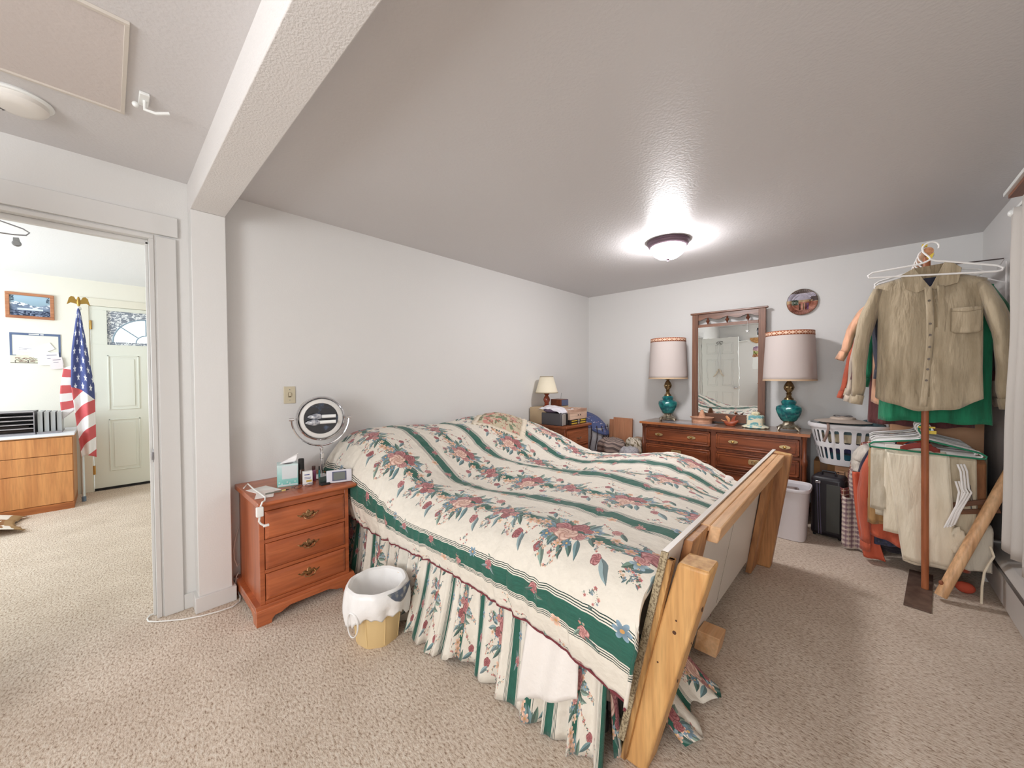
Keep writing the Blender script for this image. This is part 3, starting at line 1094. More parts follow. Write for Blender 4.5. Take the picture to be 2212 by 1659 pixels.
part('bed_skirt', B().grid(skirt, 420, 16, lambda u, v: (v * .47 / .64 + .3, u * 2.14 * 2.6 / .53)), floral_m, bed, solid=.003)
part('bed_skirt', B().grid(lambda u, v: (.06 + u * 2.14, 3.0 + .02 * v + (.006 + .02 * v) * sin(u * 150 + 2 * sin(u * 20)), .44 * (1 - v) + .005), 260, 8,
                           lambda u, v: (v * .47 / .64, u * 2.14 * 2.4 / .53)), floral_m, bed, solid=.003)
part('bed_skirt', B().grid(lambda u, v: (2.185 + .02 * v + (.006 + .012 * v) * sin(u * 95 + 2 * sin(u * 13)), 1.16 + 1.8 * u, .30 * (1 - v) + .006), 260, 8,
                           lambda u, v: (v * .3 / .64, u * 1.8 * 2.4 / .53)), floral_m, bed, solid=.003)
# white sheet corner hanging below the comforter at the foot
o = part('bed_sheet', B().grid(lambda u, v: (1.89 + .22 * u - .04 * v * (1 - u), 1.095 - .03 * v - .012 * sin(u * 9 + v * 2), .46 - (.40 - .13 * u) * v + .02 * u), 24, 16), linen_m, None, solid=.004)
setp(o, 'white bed sheet corner hanging out below the comforter near the foot', 'sheet')


# footboard: everything leans outwards
def fx(z, y, d=0.0):
    k = min(1, max(0, (y - 1.15) / 2.0))
    bot = 2.205 + .045 * k
    top = 2.372 - .012 * k
    return bot + (top - bot) * z / .79 + d


def slab(b, y0, y1, z0, z1, d0, d1, zt1=None):
    zt1 = z1 if zt1 is None else zt1
    P_ = []
    for (z_a, z_b) in ((z0, z0), (z1, zt1)):
        P_ += [(fx(z_a, y0, d0), y0, z_a), (fx(z_a, y0, d1), y0, z_a), (fx(z_b, y1, d1), y1, z_b), (fx(z_b, y1, d0), y1, z_b)]
    return b.hexa(P_)


white_board = mat('white_laminate', (232, 226, 218), .35)
part('footboard_panel', slab(B(), 1.155, 3.17, .10, .782, 0, .018, .80), white_board, bed)
part('panel_edge', slab(B(), 1.148, 1.156, .10, .780, -.001, .020), mat('particle_edge', (176, 160, 130), .9, bump=(160, 1, .004), var=(150, (120, 104, 80), .4, .55)), bed)
setp(bed.children[-1], 'bare speckled particleboard edge')
# near post and far post
for (y0, y1, zt, nm, mm) in ((1.185, 1.285, .742, 'near', pine_m), (3.05, 3.125, .80, 'far', pine2_m)):
    w = .094
    b = B()
    if nm == 'near':
        fx2 = lambda z, d: 2.195 + .262 * z + d
        P_ = []
        for z in (0, zt):
            P_ += [(fx2(z, .015), y0, z), (fx2(z, .015 + w), y0, z), (fx2(z, .015 + w), y1, z), (fx2(z, .015), y1, z)]
    else:
        P_ = []
        for z in (0, zt):
            P_ += [(fx(z, y0, .018), y0, z), (fx(z, y0, .018 + w + .01), y0, z - (.012 if z else 0)), (fx(z, y1, .018 + w + .01), y1, z - (.012 if z else 0)), (fx(z, y1, .018), y1, z)]
    b.hexa(P_)
    p_ = part('bedpost', b, mm, bed, .010, seg=3)
    P2 = [Vector(q) for q in P_[4:]]
    c_ = sum(P2, Vector()) / 4
    q_ = [c_ + (v_ - c_) * .86 for v_ in P2]
    eb = B()
    eb.hexa([tuple(v_ - Vector((0, 0, .002))) for v_ in q_] + [tuple(v_ + Vector((0, 0, .0008))) for v_ in q_])
    part('end_grain', eb, endgrain_m, p_)
    if nm == 'near':
        for (yy, zz, rr2) in ((1.235, .60, .010), (1.245, .47, .004), (1.215, .35, .006)):
            xx = fx2(zz, .015 + w)
            part('knot', B().lathe([(0, xx - .001), (rr2, xx + .0012), (0, xx + .0013)], (0, yy, zz), 12, axis='x', cap=False), mat('knot', (84, 52, 32), .6), p_)
        for (dx_, zz, rr2) in ((.05, .52, .006), (.03, .40, .003), (.045, .56, .003)):
            part('knot', B().lathe([(0, y0 - .0012), (rr2, y0 - .001), (rr2, y0 + .002)], (fx2(zz, .015) + dx_, 0, zz), 12, axis='y', cap=False), mat('knot', (84, 52, 32), .6), p_)
# plywood layers between panel and near post
part('ply_strip', slab(B(), 1.165, 1.185, .02, .752, .018, .034).hexa([(fx(.0, 1.19, .0) - 0 + .018, 1.175, 0.02), (fx(0, 1.19) + .036, 1.175, .02), (fx(0, 1.19) + .036, 1.19, .02), (fx(0, 1.19) + .018, 1.19, .02),
     (fx(.75, 1.19) + .018, 1.175, .752), (fx(.75, 1.19) + .036, 1.175, .752), (fx(.75, 1.19) + .036, 1.19, .752), (fx(.75, 1.19) + .018, 1.19, .752)]),
     wood('ply', (214, 166, 104), (120, 78, 44), 2, .6, 2.0), bed)
# upright boards next to the posts, cap rail, low block
part('upright_board', slab(B(), 1.30, 1.50, .25, .772, .019, .047), pine2_m, bed, .003)
part('upright_board', slab(B(), 2.84, 3.04, .02, .785, .019, .052), pine2_m, bed, .003)
rail = B()
slab(rail, 1.475, 3.03, .715, .775, .050, .088, .79)
slab(rail, 1.475, 3.03, .752, .776, .018, .0505, .791)
part('cap_rail', rail, piney_m, bed, .005)
part('low_block', slab(B(), 1.86, 1.96, .03, .125, .019, .115), piney_m, bed, .004)
part('seam_line', slab(B(), 2.16, 2.162, .12, .72, .0175, .0188), mat('seam', (150, 140, 130), .7), bed)
# crumpled skirt end showing at the outer foot corner
part('bed_skirt', B().grid(lambda u, v: (2.245 + .13 * v * (1 + .3 * sin(u * 9)), 1.36 + .34 * u, .11 * (1 - v) ** 1.3 + .012 + .02 * abs(sin(u * 14)) * v), 40, 8,
                           lambda u, v: (v * .3 + .1, u * 1.1)), floral_m, bed, solid=.003)

# ruffled throw pillow on the bed, by the wall
pil = thing('throw_pillow', 'small beige floral throw pillow with ruffled edge lying on the comforter', 'pillow', (.42, 2.42, .95))
pr = random.Random(5)
pm = np.ones((256, 256, 3)) * rgb(196, 184, 158)
nn = fbm(256, 256, 12, 4, 8)[..., None]
pm = np.where(nn > .60, rgb(200, 140, 130), pm)
pm = np.where((fbm(256, 256, 14, 3, 18)[..., None]) > .63, rgb(120, 132, 106), pm)
pm = np.where((fbm(256, 256, 26, 2, 28)[..., None]) > .70, rgb(150, 108, 92), pm)
pil_m = painted('pillow_print', pm, .8)


PT = Vector((.40, 2.44, 0))


def pill(u, v, top=1, grow=0.0):
    a, c = (u - .5) * 2, (v - .5) * 2
    h = max(0, (1 - a * a)) ** .5 * max(0, (1 - c * c)) ** .5
    lx, ly = a * (.185 + grow), c * (.185 + grow)
    an = radians(38)
    x = PT.x + lx * cos(an) - ly * sin(an)
    y = PT.y + lx * sin(an) + ly * cos(an)
    return (x, y, top_z(max(.14, x), y) + .010 + top * .045 * h ** .8)


part('cushion', B().grid(lambda u, v: pill(u, v), 24, 24, lambda u, v: (u, v)).grid(lambda u, v: pill(u, v, -.2), 24, 24, lambda u, v: (u, v)), pil_m, pil)
rb = B()
ring = []
NR = 160
for row, (g, dz) in enumerate(((0, 0), (.022, .006), (.046, .0))):
    rr_ = []
    for i in range(NR):
        t = 4 * i / NR
        k, f_ = int(t), t - int(t)
        u, v = [(f_, 0), (1, f_), (1 - f_, 1), (0, 1 - f_)][k]
        p_ = pill(u, v, 0, g)
        rr_.append((p_[0], p_[1], p_[2] + (.010 if row == 2 else .004) * sin(i * 1.7) * (row > 0)))
    ring.append(rr_)
rb.rings(ring, cap=False)
part('ruffle', rb, mat('ruffle_cloth', (226, 214, 194), .85), pil, solid=.002)

# ---------------------------------------------------------------- near nightstand
def batwing(nm, y, z, x, parent, m_):
    h = thing_child = B()
    pts = [(-.060, .008), (-.050, .008), (-.042, .002), (-.034, .006), (-.028, .016), (-.018, .014), (-.011, .009), (-.010, .020), (0, .030), (.010, .020), (.011, .009), (.018, .014), (.028, .016), (.034, .006), (.042, .002), (.050, .008), (.060, .008),
           (.050, -.001), (.040, -.009), (.028, -.009), (.018, -.004), (.014, -.014), (0, -.020), (-.014, -.014), (-.018, -.004), (-.028, -.009), (-.040, -.009), (-.050, -.001)]
    h.prism([(y + a, z + c) for a, c in pts], 0, x, x + .003)
    o_ = part('handle', h, m_, parent, .0008, seg=1)
    bl = B().tube([(x + .003, y - .030, z + .002), (x + .014, y - .030, z), (x + .018, y - .024, z - .014), (x + .019, y, z - .019), (x + .018, y + .024, z - .014), (x + .014, y + .030, z), (x + .003, y + .030, z + .002)], .0032, 8)
    part('bail', bl, m_, parent if o_ is None else o_)
    return o_


cherry = wood('cherry_y', (188, 104, 62), (156, 78, 42), 1, .30, .9, coat=.35, dark=.35)
cherryz = wood('cherry_z', (184, 102, 62), (152, 76, 42), 2, .32, .9, coat=.3, dark=.35)
ns = thing('nightstand', 'reddish cherry three-drawer nightstand with bracket feet beside the bed', 'nightstand', (.26, .77, 0))
part('carcass', B().box(.02, .468, .532, 1.002, .095, .632), cherryz, ns, .002)
part('front_frame', B().box(.468, .480, .530, .553, .095, .632).box(.468, .480, .981, 1.004, .095, .632)
     .box(.468, .479, .553, .981, .600, .632).box(.468, .479, .553, .981, .425, .445).box(.468, .479, .553, .981, .262, .282).box(.468, .479, .553, .981, .095, .115), cherry, ns, .002)
topb = B()
topb.prism([(.005, .634), (.515, .634), (.522, .640), (.534, .644), (.540, .652), (.538, .661), (.530, .664), (.005, .664)], 1, .513, 1.032)
part('top', topb, cherry, ns, .004)
for (z0, z1) in ((.118, .260), (.285, .423), (.448, .598)):
    d = B()
    y0, y1 = .556, .978
    d.box(.466, .482, y0, y1, z0, z1)
    d.hexa([(.482, y0, z0), (.482, y1, z0), (.482, y1, z1), (.482, y0, z1), (.492, y0 + .016, z0 + .018), (.492, y1 - .016, z0 + .018), (.492, y1 - .016, z1 - .016), (.492, y0 + .016, z1 - .016)])
    dr = part('drawer', d, cherry, ns, .001)
    batwing('h', .767, (z0 + z1) / 2 + .008, .492, dr, abrass_m)
bs = B()
# moulded plinth, then scalloped bracket apron
bs.prism([(.0, .098), (.486, .098), (.492, .090), (.505, .084), (.508, .072), (0, .072)], 1, .505, 1.030)
part('plinth', bs, cherry, ns, .002)
ap = []
for t in ((.505, 0), (.575, 0), (.578, .020), (.592, .034), (.62, .036), (.64, .046), (.665, .056), (.87, .056), (.895, .046), (.915, .036), (.943, .034), (.957, .020), (.960, 0), (1.030, 0), (1.030, .074), (.505, .074)):
    ap.append(t)
part('front_apron', B().prism(ap, 0, .486, .507), cherry, ns, .002)
ax_ = [(0.0, 0), (.06, 0), (.07, .025), (.10, .045), (.40, .045), (.43, .025), (.44, 0), (.4859, 0), (.4859, .0715), (0, .0715)]
for (a, c) in ((.505, .525), (1.010, 1.030)):
    part('side_apron', B().prism(ax_, 1, a, c), cherryz, ns, .002)

NZ = .664
# tissue box
tb = thing('tissue_box', 'aqua cube tissue box on the near nightstand', 'tissue box', (.245, .735, NZ), radians(-14))
a = np.zeros((64, 64, 3))
for i in range(64):
    a[i, :] = rgb(214, 232, 232) * (1 - i / 63) + rgb(120, 196, 188) * (i / 63)
a += (fbm(64, 64, 6, 3, 2)[..., None] - .5) * .06
for k in range(7):
    a[50 + k % 3 * 4:53 + k % 3 * 4, 4 + k * 8:8 + k * 8] = rgb(232, 240, 238)
tis = painted('tissue_box_print', a, .5)
b = B()
s = .054
for (P0, P1) in (((s, -s), (s, s)), ((s, s), (-s, s)), ((-s, s), (-s, -s)), ((-s, -s), (s, -s))):
    b.quad([(P0[0], P0[1], 0), (P1[0], P1[1], 0), (P1[0], P1[1], .130), (P0[0], P0[1], .130)])
b.quad([(-s, -s, .130), (s, -s, .130), (s, s, .130), (-s, s, .130)], ((0, .97), (1, .97), (1, .99), (0, .99)))
part('box', b, tis, tb, local=True, smooth=False)
part('opening', B().lathe([(0, .1303), (.034, .1305), (0, .1307)], (0, 0, 0), 20, cap=False), mat('slot_dark', (70, 66, 66), .8), tb, local=True)
part('tissue', B().grid(lambda u, v: (.01 * sin(v * 6) + .008, -.045 + .085 * u + .02 * v, .128 + .05 * v * (.25 + .9 * u)), 14, 8), mat('tissue_paper', (246, 244, 244), .8), tb, local=True, solid=.001)
part('label', B().box(s, s + .0015, -.03, s - .004, .045, .122).box(s, s + .0012, -.05, .05, .004, .012), mat('tissue_label', (216, 224, 226), .5), tb, local=True)

# vanity mirror
vm = thing('vanity_mirror', 'round chrome swivel vanity mirror on a stem with two small bulbs', 'mirror', (.22, .945, NZ), radians(-18))
part('base', B().lathe([(.075, 0), (.075, .006), (.066, .012), (.02, .018), (.012, .024), (.012, .03)], (0, 0, 0), 28), chrome_m, vm, local=True)
part('stem', B().lathe([(.010, .02), (.010, .12), (.014, .125), (.014, .155), (.009, .16), (.009, .175), (.013, .18), (.013, .19), (.008, .195), (.010, .205)], (0, 0, 0), 16), chrome_m, vm, local=True)
CZ = .385
part('yoke', B().tube([(0, -.168 * cos(t), CZ - .178 * sin(t)) for t in [pi * i / 28 for i in range(29)]], .006, 8), chrome_m, vm, local=True)
for sgn in (-1, 1):
    part('pivot_knob', B().lathe([(.010, -.014), (.010, .014)], (0, sgn * .168, CZ), 12, axis='y'), chrome_m, vm, local=True)
hb = B().lathe([(.128, -.028), (.142, -.022), (.147, 0), (.142, .018), (.134, .024), (.128, .018), (.128, -.02)], (0, 0, CZ), 48, axis='x', cap=False)
head = part('mirror_housing', hb, chrome_m, vm, local=True)
part('light_ring', B().lathe([(.128, .010), (.102, .014), (.100, .010)], (0, 0, CZ), 48, axis='x', cap=False), mat('frosted_ring', (226, 224, 220), .35), vm, local=True)
part('back_cover', B().lathe([(0, -.03), (.128, -.028)], (0, 0, CZ), 48, axis='x', cap=False), chrome_m, vm, local=True)
dk = mat('painted_reflection', (20, 22, 30), .04, .3, var=(16, (60, 78, 104), .30, .46), coat=1.0)  # blotchy dark reflection painted into the glass colour
part('mirror_glass', B().lathe([(0, .006), (.101, .008)], (0, 0, CZ), 48, axis='x', cap=False), dk, vm, local=True)
bulb_m = mat('bulb_glass', (200, 202, 206), .06, coat=1.0, var=(45, (120, 124, 136), .4, .6))
for k, (dz, y_) in enumerate(((.014, -.002), (-.022, -.014))):
    part('candle_bulb', B().lathe([(.002, -.078 + y_), (.010, -.066 + y_), (.0195, -.040 + y_), (.0205, -.022 + y_), (.017, -.006 + y_), (.011, .006 + y_)], (.024 + k * .012, 0, CZ + dz), 16, axis='y'), bulb_m, vm, local=True)
    part('bulb_socket', B().lathe([(.0115, .006 + y_), (.0115, .085)], (.024 + k * .012, 0, CZ + dz), 14, axis='y'), white_m, vm, local=True)

# small items on the nightstand
o = thing('medicine_box', 'small white carton with printed label between tissue box and clock', 'carton', (.345, .815, NZ), radians(-12))
part('carton', B().box(-.014, .014, -.026, .026, 0, .082), white_m, o, .001, local=True)
part('print_lines', B().box(.014, .0146, -.018, .010, .060, .066).box(.014, .0146, -.018, .018, .045, .048).box(.014, .0146, -.018, .016, .038, .041), mat('print_blue', (96, 104, 150), .6), o, local=True)
part('gold_band', B().box(.014, .0146, -.008, .022, .018, .030), mat('gold_print', (206, 176, 90), .5), o, local=True)
o = thing('spray_bottle', 'dark brown bottle with black cap standing behind the white carton', 'bottle', (.285, .800, NZ))
part('bottle', B().lathe([(.016, 0), (.0175, .004), (.0175, .085), (.012, .095)], (0, 0, 0), 20), mat('brown_glass', (74, 44, 30), .15), o, local=True)
part('cap', B().lathe([(.0165, .085), (.0165, .148), (.014, .152), (0, .152)], (0, 0, 0), 20, cap=False), black_m, o, local=True)
o = thing('serum_bottle', 'small purple bottle with dark cap beside the mirror stem', 'bottle', (.285, .872, NZ))
part('bottle', B().lathe([(.012, 0), (.0135, .003), (.0135, .062), (.008, .070)], (0, 0, 0), 18), mat('purple_glass', (132, 70, 104), .2), o, local=True)
part('cap', B().lathe([(.0095, .070), (.0105, .074), (.0105, .094), (0, .095)], (0, 0, 0), 18, cap=False), mat('brown_cap', (66, 40, 36), .4), o, local=True)
o = thing('teal_vial', 'tiny teal tube standing against the mirror base', 'tube', (.285, .905, NZ + .004))
part('tube', B().lathe([(.006, 0), (.006, .058)], (0, 0, 0), 12), mat('teal', (70, 160, 160), .3), o, local=True)
part('cap', B().lathe([(.004, .058), (.004, .082)], (0, 0, 0), 12), black_m, o, local=True)
o = thing('alarm_clock', 'silver digital clock with grey screen at the corner of the nightstand', 'clock', (.445, .965, NZ), radians(-20))
MT = Matrix.Rotation(radians(-12), 4, 'Y')
part('case', B().box(-.010, .012, -.072, .072, .0, .078, M=MT), mat('silver_plastic', (214, 214, 222), .35, .2), o, .004, local=True)
part('bezel', B().box(.012, .014, -.040, .040, .012, .068, M=MT), mat('slate_plastic', (84, 88, 116), .3), o, .001, local=True)
part('screen', B().box(.0138, .0146, -.033, .033, .017, .063, M=MT), mat('lcd', (112, 118, 112), .15), o, local=True)
o = thing('compact_case', 'open black pill case lying in front of the carton', 'case', (.425, .885, NZ))
part('tray', B().box(-.02, .022, -.026, .026, 0, .012), black_m, o, .003, local=True)
part('lid', B().box(-.024, -.018, -.026, .026, .008, .045), mat('smoke_plastic', (60, 70, 66), .2), o, .002, local=True)
o = thing('paper_slips', 'white paper slips lying flat at the left of the tissue box', 'paper', (.30, .60, NZ))
part('slip', B().box(-.10, .06, -.05, .06, 0, .002, M=Matrix.Rotation(.25, 4, 'Z')), mat('paper_white', (236, 230, 226), .8), o, local=True)
part('slip', B().box(.0, .16, -.035, .05, .002, .004, M=Matrix.Rotation(-.3, 4, 'Z')), mat('paper_pinkish', (226, 214, 208), .8), o, local=True)
o = thing('eyeglasses', 'thin wire eyeglasses lying folded before the tissue box', 'glasses', (.42, .77, NZ))
gl = mat('glasses_wire', (70, 70, 96), .3, .8)
for s_ in (-1, 1):
    part('lens_rim', B().tube([(.02 * cos(t) + .005, s_ * .030 + .022 * sin(t), .018 + .015 * cos(t)) for t in [2 * pi * i / 20 for i in range(20)]], .0012, 6, closed=True), gl, o, local=True)
    part('temple', B().tube([(.005, s_ * .053, .02), (-.05, s_ * .052, .008), (-.10, s_ * .03, .003)], .0013, 6), gl, o, local=True)
part('bridge', B().tube([(.01, -.009, .024), (.014, 0, .028), (.01, .009, .024)], .0012, 6), gl, o, local=True)
o = thing('pen', 'dark pen with yellow band on the paper slips', 'pen', (.40, .64, NZ + .008))
part('barrel', B().tube([(0, -.06, 0), (0, .02, 0)], .004, 8), mat('pen_grey', (120, 120, 110), .4), o, local=True)
part('grip', B().tube([(0, .02, 0), (0, .04, 0)], .0045, 8), mat('pen_yellow', (226, 206, 130), .4), o, local=True)
part('tip', B().tube([(0, .04, 0), (0, .06, 0)], [.004, .001], 8), black_m, o, local=True)
cord_m = mat('white_cord', (232, 230, 226), .45)
o = thing('usb_cable', 'white cable with a plug block hanging over the nightstand corner', 'cable', (.5, .55, NZ))
part('cord', B().tube([(.20, .52, NZ + .012), (.18, .545, NZ + .03), (.24, .56, NZ + .008), (.34, .565, NZ + .006), (.46, .565, NZ + .006), (.53, .545, NZ + .008), (.55, .53, NZ + .01), (.556, .520, NZ - .01)], .004, 8), cord_m, o)
part('plug_block', B().box(.545, .567, .500, .532, NZ - .062, NZ - .012), cord_m, o, .004)
part('tail', B().tube([(.556, .516, NZ - .062), (.557, .512, NZ - .085), (.558, .520, NZ - .10), (.558, .534, NZ - .112)], .005, 8), cord_m, o)
part('connector', B().box(.552, .564, .530, .556, NZ - .120, NZ - .108), cord_m, o, .002)
o = thing('floor_cable', 'thin white cable looping over the carpet past the column to the doorway', 'cable', (.12, .3, 0))
pts = [(.05, .512, .10), (.06, .508, .03), (.11, .512, .008), (.16, .500, .006), (.19, .46, .006), (.185, .39, .006), (.165, .32, .006), (.13, .25, .006), (.09, .20, .006), (.05, .15, .006), (.015, .122, .006), (-.02, .118, .006), (-.05, .13, .006), (-.06, .16, .006)]
P3 = []
for i in range(len(pts) - 1):
    for t in (0, .5):
        P3.append(tuple(pts[i][k] * (1 - t) + pts[i + 1][k] * t for k in range(3)))
part('cord', B().tube(P3, .0035, 8), cord_m, o)
o = thing('wall_cable', 'white cable hanging in loops between the column and the nightstand', 'cable', (.04, .5, 0))
part('cord', B().tube([(.012, .530, .40), (.03, .51, .34), (.04, .497, .28), (.05, .497, .22), (.045, .512, .17), (.03, .525, .175)], .003, 8)
     .tube([(.03, .52, .12), (.05, .505, .11), (.055, .50, .07), (.03, .51, .03)], .003, 8), cord_m, o)
part('power_strip', B().box(.018, .06, .497, .527, 0, .05), mat('grey_strip', (150, 148, 146), .5), o, .004)

# light switch
o = thing('light_switch', 'almond toggle light switch on the wall above the nightstand', 'light switch', (0, .825, 1.2))
almond = mat('almond_plastic', (206, 196, 170), .4)
part('plate', B().box(0, .006, .790, .861, 1.143, 1.257), almond, o, .003)
part('toggle', B().box(.006, .016, .820, .831, 1.192, 1.215, M=Matrix.Identity(4)), almond, o, .002)
part('slot', B().box(.0055, .0066, .817, .834, 1.184, 1.217), mat('slot_brown', (120, 106, 86), .7), o)
for z in (1.165, 1.236):
    part('screw', B().lathe([(.003, .006), (.003, .0068)], (0, .8255, z), 10, axis='x'), steel_m, o)

# ---------------------------------------------------------------- wastebasket with bag liner
wb = thing('wastebasket', 'tan octagonal plastic wastebasket with a white shopping bag liner beside the bed', 'wastebasket', (1.02, .915, 0))
tan = mat('tan_plastic', (222, 194, 142), .4)


def octo(r, z, rot=.2):
    out = []
    for i in range(8):
        a = rot + i * pi / 4
        for da in (-.30, .30):
            out.append((r * cos(a + da), r * sin(a + da), z))
    return out


part('bin', B().rings([octo(.098, .012), octo(.102, 0.0), octo(.104, .004), octo(.132, .262), octo(.137, .266), octo(.137, .272), octo(.128, .272), octo(.100, .016)], True), tan, wb, local=True)
for i in range(8):
    a = .2 + i * pi / 4 + pi / 8
    part('corner_rib', B().tube([(.1035 * cos(a), .1035 * sin(a), .01), (.130 * cos(a), .130 * sin(a), .255)], .004, 6), tan, wb, local=True)
bag = mat('bag_plastic', (238, 236, 234), .35, bump=(22, .5, .01))


def bagf(u, v):
    a = u * 2 * pi
    wob = .006 * sin(a * 9) + .008 * nz(cos(a) * 3, sin(a) * 3, v * 4)
    low = .135 + .028 * sin(a * 2 + 2.2) + .014 * abs(sin(a * 9)) + .012 * sin(a * 5)
    if v < .45:
        t = v / .45
        return ((.090 + .032 * t + wob * .3) * cos(a), (.090 + .032 * t + wob * .3) * sin(a), .05 + .225 * t)
    if v < .55:
        t = (v - .45) / .1
        return ((.122 + .030 * t + wob * .3) * cos(a), (.122 + .030 * t + wob * .3) * sin(a), .275 + .012 * sin(t * pi))
    t = (v - .55) / .45
    r_ = .152 + .010 * sin(t * 3) - .006 * t + wob * (.3 + .8 * t)
    return (r_ * cos(a), r_ * sin(a), .272 - (.272 - low) * t)


part('bag_liner', B().grid(bagf, 120, 26, closeu=True), bag, wb, local=True, solid=.0015)
part('bag_handle', B().tube([(.164 * cos(-1.25 + .20 * cos(t)), .164 * sin(-1.25 + .20 * cos(t)), .150 + .058 * sin(t)) for t in [2 * pi * i / 24 for i in range(24)]], .005, 6, closed=True, flat=.5), bag, wb, local=True)
pb = B().grid(lambda u, v: ((.160 + .008 * sin(v * 3)) * cos(-.2 + .95 * u), (.160 + .008 * sin(v * 3)) * sin(-.2 + .95 * u), .282 - .062 * sin(pi * u) * v), 16, 5)
part('bag_print', pb, mat('navy_print', (88, 98, 116), .4, var=(30, (170, 170, 160), .35, .5)), wb, local=True, solid=.001)
setp(wb.children[-1], 'dark blue printed patch on the bag rim')
part('bag_bottom', B().lathe([(0, .055), (.088, .055), (.088, .051)], (0, 0, 0), 24, cap=False), bag, wb, local=True)
# ---------------------------------------------------------------- dresser with mirror
brass2_m = mat('pale_brass', (226, 200, 150), 0.32, .85)
wal = wood('walnut_x', (158, 86, 50), (104, 50, 26), 0, .30, .7, coat=.4, ring=True, dark=.45)
walz = wood('walnut_z', (136, 74, 46), (94, 48, 28), 2, .34, .8, coat=.3, dark=.4)
waltop = wood('walnut_top', (150, 118, 98), (118, 90, 74), 0, .22, .6, coat=.5, dark=.3)
edgew = wood('honey_edge', (190, 118, 70), (160, 94, 52), 0, .35, 1, coat=.3, dark=.3)
dr = thing('dresser', 'long dark brown six-drawer dresser with brass pulls against the back wall', 'dresser', (1.72, 4.38, 0))
part('carcass', B().box(.985, 2.462, 4.195, 4.585, .05, .775), walz, dr, .002)
fr = B().box(.985, 1.012, 4.18, 4.196, .05, .775).box(1.690, 1.738, 4.18, 4.196, .05, .775).box(2.418, 2.428, 4.18, 4.196, .05, .775)
for z0, z1 in ((.742, .775), (.556, .585), (.385, .400), (.185, .2), (.05, .09)):
    fr.box(.985, 2.428, 4.181, 4.196, z0, z1)
part('front_frame', fr, walz, dr, .002)
for xc in (.985, 2.450):
    part('corner_post', B().lathe([(.020, .05), (.020, .12), (.016, .13), (.016, .50), (.020, .51), (.024, .525), (.024, .555), (.020, .57), (.016, .58), (.016, .74), (.021, .75), (.021, .775)], (xc, 4.188, 0), 16), walz, dr)
part('top', B().box(.955, 2.492, 4.140, 4.592, .7755, .800), waltop, dr, .004)
part('top_edge', B().prism([(4.136, .776), (4.136, .796), (4.140, .8005), (4.145, .8005), (4.145, .7755)], 0, .955, 2.492), edgew, dr, .001)
part('base', B().box(.98, 2.466, 4.175, 4.585, 0, .05), walz, dr, .003)


def drawer_front(x0, x1, z0, z1):
    d = B().box(x0, x1, 4.176, 4.190, z0, z1)
    m_ = .028
    for (a, c, e, f_) in ((x0, x1, z0, z0 + .012), (x0, x1, z1 - .012, z1), (x0, x0 + .012, z0, z1), (x1 - .012, x1, z0, z1)):
        d.box(a, c, 4.168, 4.177, e, f_)
    for (a, c, e, f_) in ((x0 + m_, x1 - m_, z0 + m_ - .004, z0 + m_ + .006), (x0 + m_, x1 - m_, z1 - m_ - .006, z1 - m_ + .004),
                          (x0 + m_ - .004, x0 + m_ + .006, z0 + m_, z1 - m_), (x1 - m_ - .006, x1 - m_ + .004, z0 + m_, z1 - m_)):
        d.box(a, c, 4.170, 4.177, e, f_)
    return part('drawer', d, wal, dr, .002)


for (x0, x1, k0, k1) in ((1.016, 1.687, 1.165, 1.507), (1.741, 2.415, 1.895, 2.31)):
    d = drawer_front(x0, x1, .588, .740)
    for kx in (k0, k1):
        part('knob_plate', B().prism([(kx + .034 * cos(t) * (1 if abs(cos(t)) < .8 else 1.25), .665 + .017 * sin(t)) for t in [2 * pi * i / 20 for i in range(20)]], 1, 4.1665, 4.170), brass2_m, d)
        part('knob', B().lathe([(.006, 4.1665), (.006, 4.158), (.013, 4.150), (.011, 4.142), (0, 4.140)], (kx, 0, .665), 16, axis='y', cap=False), brass_m, d)
    for (z0, z1) in ((.403, .552), (.205, .382)):
        d = drawer_front(x0, x1, z0, z1)
        kx = (x0 + x1) / 2
        zc = (z0 + z1) / 2 + .01
        part('pull_plate', B().prism([(kx - .045, zc - .024), (kx + .045, zc - .024), (kx + .052, zc - .014), (kx + .052, zc + .014), (kx + .045, zc + .024), (kx - .045, zc + .024), (kx - .052, zc + .014), (kx - .052, zc - .014)], 1, 4.166, 4.170), brass2_m, d, .001)
        part('bail', B().tube([(kx + .032 * cos(t), 4.158 + .003 * sin(t), zc + .014 * sin(t)) for t in [2 * pi * i / 20 for i in range(20)]], .0032, 6, closed=True), abrass_m, d)
        part('bolt', B().ball((kx, 4.163, zc), .006), brass_m, d)

mw = wood('mirror_wood', (134, 92, 70), (106, 70, 52), 2, .45, .9, dark=.45)
mwx = wood('mirror_wood_x', (134, 92, 70), (106, 70, 52), 0, .40, .9, dark=.45, coat=.2)
mr = thing('dresser_mirror', 'tall wood-framed mirror with scalloped crest standing on the dresser', 'mirror', (1.75, 4.53, .8))
part('stile', B().box(1.405, 1.468, 4.505, 4.535, .801, 1.998), mw, mr, .003)
part('stile', B().box(2.040, 2.103, 4.505, 4.535, .801, 1.998), mw, mr, .003)
part('cap', B().box(1.388, 2.120, 4.495, 4.545, 1.998, 2.016), mwx, mr, .003)
sc = [(1.468, 1.998), (2.040, 1.998)]
bot = []
for i in range(49):
    x = 2.040 - (2.040 - 1.468) * i / 48
    bot.append((x, 1.938 + .013 * cos((x - 1.468) / (2.04 - 1.468) * 6 * pi + pi) + .004))
part('scalloped_crest', B().prism(sc + bot, 1, 4.512, 4.528), mwx, mr)
part('rail', B().box(1.468, 2.040, 4.508, 4.532, 1.848, 1.884), mwx, mr, .003)
part('bottom_rail', B().box(1.468, 2.040, 4.508, 4.532, .815, .905), mwx, mr, .003)
